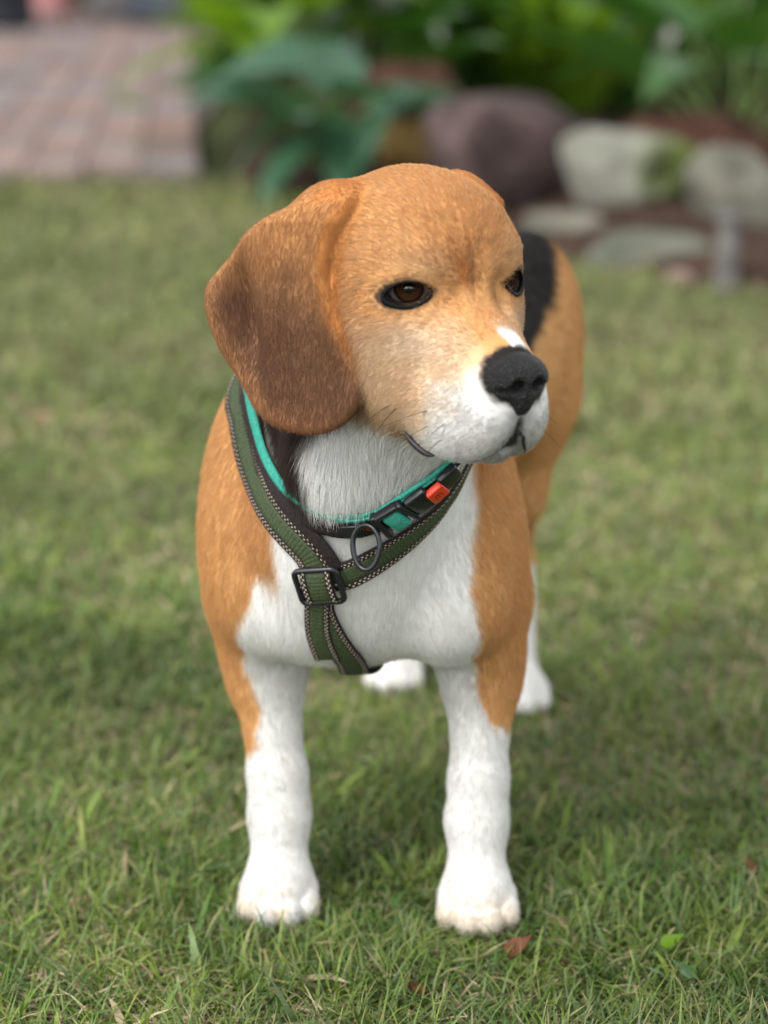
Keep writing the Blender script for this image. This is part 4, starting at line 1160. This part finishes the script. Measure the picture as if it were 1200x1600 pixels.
# shrubs that close the bed off behind
def leaf_cloud(n_, r, seed, size=.05):
    r_ = np.random.default_rng(seed)
    c = r_.normal(0, 1, (26, 3)); c = c / np.linalg.norm(c, axis=1, keepdims=True) * r_.uniform(.35, .95, (26, 1))
    k = r_.integers(26, size=n_); p = (c[k] + r_.normal(0, .20, (n_, 3))) * V(*r)
    d = unit(p + r_.normal(0, .35, (n_, 3)) * V(*r)); a = unit(np.cross(d, r_.normal(0, 1, (n_, 3)))); b_ = np.cross(a, d)
    a = unit(a + d * .3 - V(0, 0, .5)); s = (size * r_.uniform(.6, 1.4, n_))[:, None]
    Vv = np.stack([p, p + a * s * .5 + b_ * s * .28, p + a * s, p + a * s * .5 - b_ * s * .28], 1).reshape(-1, 3)
    return Vv, np.arange(n_ * 4).reshape(-1, 4)
M_SHRUB = [leaf_mat('shrub_leaf_%d' % i, c1, c2, .35, .5, .2) for i, (c1, c2) in enumerate((((.010, .034, .006), (.032, .085, .014)), ((.018, .048, .012), (.05, .115, .028)), ((.035, .085, .008), (.09, .165, .016))))]
M_BARK = material('shrub_bark', rough=.9, build=lambda n, b: noise_mix(n, b, (.03, .02, .014), (.08, .055, .04), 30, 6, bump=.6))
for i, (x_, y_, r, m_i, lb) in enumerate(((.05, 7.4, (.55, .45, .65), 0, 'dark green shrub behind the lime hosta'), (.75, 7.8, (.55, .5, .75), 1, 'mid green shrub in the middle of the back row'), (1.45, 7.3, (.55, .5, .7), 0, 'dense dark shrub above the rocks'),
                                         (2.15, 7.0, (.6, .5, .8), 2, 'bright green shrub closing the bed beyond the rocks'), (-.25, 9.4, (.45, .5, .9), 1, 'tall mid green shrub beside the far end of the patio'))):
    t = thing('garden_shrub', lb, 'shrub', (x_, y_, 0), 'shrubs behind the bed')
    v, f = leaf_cloud(7000, r, 100 + i, .085); v = v + V(x_, y_, r[2] * .9)
    part('foliage', mesh_from('foliage', v, f), t, M_SHRUB[m_i])
    stems = [tube(spline(np.array([(x_ + .04 * math.cos(a), y_ + .04 * math.sin(a), -.02), (x_ + .15 * math.cos(a), y_ + .15 * math.sin(a), r[2] * .6), (x_ + r[0] * .5 * math.cos(a), y_ + r[1] * .5 * math.sin(a), r[2] * 1.2)]), 8)[0], np.linspace(.016, .004, 8), 6) for a in np.linspace(0, 5.2, 5)]
    part('stems', mesh_from('stems', *join(stems)), t, M_BARK)

# rocks
def rock(name, label, cat, c, r, seed, mat, rot=0.0, rough=.22, flat=.0, group=None, box=.78):
    bm = bmesh.new(); bmesh.ops.create_icosphere(bm, subdivisions=4, radius=1)
    co = np.array([v.co[:] for v in bm.verts])
    h = fbm(co + seed * 7.3, 1.3, seed, 2) - .5; h2 = fbm(co + seed * 3.1, 4.0, seed + 5, 3) - .5
    co = co * (1 + rough * 1.8 * h + rough * .35 * h2)[:, None]
    # a few broken faces
    r_ = np.random.default_rng(seed)
    for _ in range(14):
        d = unit(r_.normal(0, 1, 3)); lim = r_.uniform(.55, .80); e = co @ d - lim; co = co - np.maximum(e, 0)[:, None] * d * .85
    co[:, 2] = np.where(co[:, 2] > .8 - flat, .8 - flat + (co[:, 2] - .8 + flat) * .3, co[:, 2])
    co = np.sign(co) * np.abs(co) ** box
    co = co * V(*r); cr_, sr_ = math.cos(rot), math.sin(rot)
    co = np.stack([co[:, 0] * cr_ - co[:, 1] * sr_, co[:, 0] * sr_ + co[:, 1] * cr_, co[:, 2]], 1)
    for v, p_ in zip(bm.verts, co): v.co = p_
    me = bpy.data.meshes.new(name); bm.to_mesh(me); bm.free()
    for q in me.polygons: q.use_smooth = True
    o = part(name, me, None, mat); o.location = c
    return tag(o, label, cat, group)
def _moss(n, b):
    cr = noise_mix(n, b, (.12, .12, .095), (.225, .225, .185), 9, 7, .35, .65, bump=.8, bump_scale=30)
    tc = nd(n, 'ShaderNodeTexCoord'); no = nd(n, 'ShaderNodeTexNoise', Scale=7, Detail=5); n.links.new(tc.outputs['Object'], no.inputs['Vector'])
    sp = nd(n, 'ShaderNodeSeparateXYZ'); n.links.new(tc.outputs['Object'], sp.inputs[0])
    ad = nd(n, 'ShaderNodeMath', operation='MULTIPLY_ADD'); ad.inputs[1].default_value = 2.6; n.links.new(sp.outputs[0], ad.inputs[0]); n.links.new(no.outputs['Fac'], ad.inputs[2])
    mr = nd(n, 'ShaderNodeMapRange'); mr.inputs['From Min'].default_value = .56; mr.inputs['From Max'].default_value = .80; n.links.new(ad.outputs[0], mr.inputs['Value'])
    mx = nd(n, 'ShaderNodeMix', data_type='RGBA'); mx.inputs[7].default_value = (.085, .11, .030, 1)
    n.links.new(mr.outputs[0], mx.inputs[0]); n.links.new(cr.outputs['Color'], mx.inputs[6]); n.links.new(mx.outputs[2], b.inputs['Base Color'])
M_MOSS = material('mossy_stone', rough=.9, spec=.2, build=_moss)
M_PURPLE = material('purple_brown_stone', rough=.85, spec=.25, build=lambda n, b: noise_mix(n, b, (.020, .012, .011), (.088, .058, .053), 11, 9, .35, .65, bump=.9, bump_scale=24))
M_GREY = material('grey_stone', rough=.9, spec=.2, build=lambda n, b: noise_mix(n, b, (.075, .075, .055), (.175, .165, .132), 9, 8, .3, .7, bump=.9, bump_scale=28))
M_RUST = material('rotten_wood', rough=.95, spec=.1, build=lambda n, b: noise_mix(n, b, (.028, .012, .008), (.095, .050, .034), 9, 8, .3, .7, bump=1.0, bump_scale=30))
M_OCHRE = material('ochre_stone', rough=.95, spec=.1, build=lambda n, b: noise_mix(n, b, (.16, .095, .030), (.27, .175, .065), 9, 8, .3, .7, bump=1.0, bump_scale=30))
M_SLATE = material('green_grey_slab', rough=.9, spec=.2, build=lambda n, b: noise_mix(n, b, (.060, .068, .048), (.135, .135, .105), 9, 8, .3, .7, bump=.9, bump_scale=28))
def at_px(x, y, Y):
    d = pix(x, y, 0) - V(0, 0, CAM_H); return V(0, 0, CAM_H) + d * (Y / d[1])
rock('boulder', 'large purple brown boulder with a sloping side, to the left of the pale mossy rock', 'rock', at_px(796, 262, 4.72), (.185, .15, .185), 3, M_PURPLE, .3, .50, flat=-1)
rock('boulder', 'pale rock with a patch of green moss', 'rock', at_px(975, 284, 4.50), (.145, .12, .145), 8, M_MOSS, -.25, .52, flat=-1, box=.95)
rock('boulder', 'rounded grey beige rock at the far end of the bed', 'rock', at_px(1165, 325, 4.30), (.125, .11, .125), 12, M_GREY, .5, .45, flat=-1, box=.95)
rock('edging_stone', 'flat green grey edging stone in front of the mossy rock', 'rock', at_px(1025, 400, 3.98), (.130, .07, .055), 15, M_SLATE, -.1, .18, .1)
rock('edging_stone', 'low pale edging stone under the purple boulder', 'rock', at_px(890, 358, 4.33), (.11, .06, .045), 16, M_GREY, -.2, .18, .1)
rock('pebble', 'small pinkish pebble lying at the edge of the lawn', 'rock', at_px(1062, 436, 3.80), (.028, .022, .017), 17, material('pink_stone', rough=.9, build=lambda n, b: noise_mix(n, b, (.22, .15, .13), (.32, .23, .20), 20, 5)), .2, .15)
rock('log_end', 'rotten red brown piece of wood between the mossy rock and the grey rock', 'log', at_px(1060, 262, 4.95), (.26, .12, .13), 21, M_RUST, .4, .3)
rock('tree_stump', 'red brown broken stump beneath the strap leaves', 'stump', at_px(640, 190, 5.45), (.14, .12, .16), 22, M_RUST, .1, .3)
rock('boulder', 'ochre yellow rock leaning on the brown stump', 'rock', at_px(638, 225, 5.15), (.075, .06, .085), 23, M_OCHRE, .3, .2)
# a short grey stake at the lawn's edge
sk = at_px(1134, 452, 3.72); st_ = thing('garden_stake', 'short weathered grey stake at the edge of the lawn', 'stake', (sk[0], sk[1], 0))
M_STAKE = material('weathered_wood', rough=.9, build=lambda n, b: noise_mix(n, b, (.075, .068, .064), (.155, .145, .135), 30, 7, bump=.6))
part('post', mesh_from('post', *tube([(sk[0], sk[1], -.03), (sk[0] + .002, sk[1], .06), (sk[0] + .004, sk[1] + .002, .118)], [.022, .021, .020], 9)), st_, M_STAKE)
part('cap', round_box(.022, .022, .006, .004, np.eye(3), (sk[0] + .004, sk[1] + .002, .122)), st_, M_STAKE)

# white flowers added over the strap leaves to make bright blurred spots, weeds in the paving
M_PETAL = material('white_petal', (.78, .74, .74), .5, .3); M_EYE = material('flower_centre', (.5, .35, .05), .7)
GF = 'white flowers added as bright spots among the leaves'
for i, (x_, y_, Y_, s_, lb) in enumerate(((1040, 52, 5.3, .030, 'white flower added as a bright spot, standing alone above the dark strap leaves'), (1000, 14, 5.6, .034, 'white flower added as a bright spot at the top of the bed beside the lime hosta'), (690, 4, 5.9, .034, 'white flower added as a bright spot over the blue green hosta at the back'))):
    p_ = at_px(x_, y_, Y_); t = thing('flower', lb, 'flower', (p_[0], p_[1], .05), GF)
    part('stem', mesh_from('stem', *tube(spline(np.array([(p_[0] + .03, p_[1] + .02, .05), (p_[0] + .01, p_[1] + .01, p_[2] * .6), tuple(p_)]), 8)[0], .003, 5)), t, M_STEM)
    for k in range(6):
        a = k * math.pi / 3; v, f = leaf_shape(s_, s_ * .55, -.25, .2, 1, nu=5, nv=4)
        R_ = rot_from(V(math.cos(a), -.35, math.sin(a)), V(-math.cos(a) * .3, -1, -math.sin(a) * .3)); part('petal', mesh_from('petal', v @ R_.T + p_, f), t, M_PETAL)
    e_ = lathe([(.0005, .006), (.004, .004), (.005, 0), (.0005, -.003)], 8); part('centre', mesh_from('centre', e_[0] @ rot_from(V(1, 0, 0), V(0, -1, 0)).T + p_, e_[1]), t, M_EYE)
for i, (x_, y_, s_, lb) in enumerate(((205, 182, .085, 'tuft of yellow green weeds in a joint of the patio'), (210, 248, .050, 'smaller weed in the paving close to the lawn'))):
    p_ = pix(x_, y_); t = thing('weed', lb, 'weed', (p_[0], p_[1], .02), 'weeds in the paving'); r_ = np.random.default_rng(40 + i)
    for k in range(12):
        v, f = leaf_shape(s_ * r_.uniform(.7, 1.2), s_ * .28, .3, .3, 1, nu=5, nv=3); R_ = rot_from(V(math.cos(k * 2.4), math.sin(k * 2.4), r_.uniform(.5, 1.6)), V(-math.cos(k * 2.4) * .8, -math.sin(k * 2.4) * .8, 1))
        part('leaf', mesh_from('leaf', v @ R_.T + V(p_[0], p_[1], .02), f), t, M_LIME)

# things standing at the far end of the patio
M_NAVY = material('dark_navy_paint', rough=.6, build=lambda n, b: noise_mix(n, b, (.010, .012, .018), (.022, .026, .036), 6, 4))
M_SLBL = material('slate_blue_paint', rough=.6, build=lambda n, b: noise_mix(n, b, (.030, .038, .055), (.055, .065, .085), 6, 4))
M_CONC = material('grey_concrete', rough=.9, build=lambda n, b: noise_mix(n, b, (.10, .095, .095), (.17, .16, .155), 12, 6, bump=.3))
M_PINK = material('pink_glaze', (.55, .27, .27), .45, .4)
def box_planter(name, label, cat, c, hx, hy, h, mat, boards=4):
    t = thing(name, label, cat, (c[0], c[1], .03))
    for k in range(boards):
        z0 = .04 + h * k / boards
        for nm, a, b_, ox, oy in (('board', hx, .012, 0, -hy), ('board', hx, .012, 0, hy), ('board', .012, hy - .014, -hx + .012, 0), ('board', .012, hy - .014, hx - .012, 0)):
            part(nm, round_box(a, b_, h / boards / 2 - .004, .004, np.eye(3), (c[0] + ox, c[1] + oy, z0 + h / boards / 2), 1), t, mat)
    part('rim', round_box(hx + .02, hy + .02, .012, .004, np.eye(3), (c[0], c[1], .04 + h + .010), 1), t, mat)
    return t
c_ = pix(-60, 60); box_planter('planter_box', 'dark navy board planter at the far edge of the patio', 'planter', c_ + V(-.02, .25, 0), .30, .22, .5, M_NAVY)
c_ = pix(268, 52); box_planter('storage_box', 'slate blue storage box beside the hedge at the far end of the patio', 'box', c_ + V(-.02, .3, 0), .20, .22, .45, M_SLBL, 3)
c_ = pix(172, 44); box_planter('concrete_trough', 'low grey concrete trough between the pink pot and the blue box', 'trough', c_ + V(0, .3, 0), .12, .20, .30, M_CONC, 2)
c_ = pix(84, 34) ; t = thing('flower_pot', 'pink glazed pot beside the dark planter', 'pot', (c_[0], c_[1], .02))
v, f = lathe([(.001, .0), (.075, .0), (.085, .02), (.125, .14), (.135, .22), (.150, .225), (.150, .26), (.130, .26), (.120, .22), (.001, .20)], 28); part('pot', mesh_from('pot', v + V(c_[0], c_[1], .03), f), t, M_PINK)
v, f = lathe([(.001, .0), (.13, .0), (.14, .025), (.10, .025), (.001, .02)], 28); part('saucer', mesh_from('saucer', v + V(c_[0], c_[1], .012), f), t, M_CONC)
v, f = leaf_cloud(400, (.18, .18, .16), 77, .06); part('foliage', mesh_from('foliage', v + V(c_[0], c_[1], .42), f), t, M_SHRUB[1])
# clipped hedge that closes the garden
v, f = leaf_cloud(16000, (5.5, .5, .9), 201, .16); h_ = thing('hedge', 'long dark clipped hedge closing the garden beyond the patio', 'hedge', (-1.5, 14.2, 0))
part('foliage', mesh_from('foliage', v + V(-1.5, 14.2, .9), f), h_, M_SHRUB[0]); part('core', round_box(5.4, .35, .85, .1, np.eye(3), (-1.5, 14.3, .85)), h_, material('hedge_core', (.012, .02, .008), .9))

# ------------------------------------------------------------------ small things lying in the grass
M_DEAD = material('dead_leaf', rough=.7, build=lambda n, b: noise_mix(n, b, (.075, .022, .010), (.17, .060, .026), 90, 5))
M_PALE = material('pale_dead_leaf', rough=.75, build=lambda n, b: noise_mix(n, b, (.26, .14, .085), (.36, .21, .13), 90, 5))
for (x_, y_, s_, yw, mt, lb) in ((812, 1482, .018, .4, M_DEAD, 'curled red brown leaf in the grass near the front paw'), (66, 655, .020, 1.0, M_PALE, 'pale pinkish dead leaf lying far back in the lawn'), (1160, 1352, .018, 2.0, M_DEAD, 'small rust leaf at the side of the lawn'), (640, 1548, .02, 2.6, M_DEAD, 'brown leaf sunk in the grass closest to the camera')):
    p_ = pix(x_, y_, .007); v, f = leaf_shape(s_, s_ * .7, -.3, .5, 1, nu=7, nv=6, wavy=.15)
    o = part('fallen_leaf', mesh_from('fallen_leaf', v - V(s_ / 2, 0, 0), f), None, mt); o.location = p_; o.rotation_euler = (.3, -.35, yw); tag(o, lb, 'leaf', 'dead leaves in the grass')
for (x_, y_, s_, yw, lb) in ((1052, 1468, .015, .3, 'bright green round weed leaf alone in the grass'), (1066, 1512, .017, 2.3, 'pale weed leaf low in the grass at the corner'), (655, 1560, .012, 4, 'tiny green weed leaf among the nearest blades'), (470, 1178, .020, 1, 'broad weed leaf in the grass behind the front legs')):
    p_ = pix(x_, y_, .014); v, f = leaf_shape(s_, s_ * .8, .1, .2, 1, nu=6, nv=5)
    o = part('weed_leaf', mesh_from('weed_leaf', v - V(s_ / 2, 0, 0), f), None, M_LIME if y_ < 1500 else M_GREEN); o.location = p_; o.rotation_euler = (.2, -.5, yw); tag(o, lb, 'weed', 'weed leaves in the lawn')
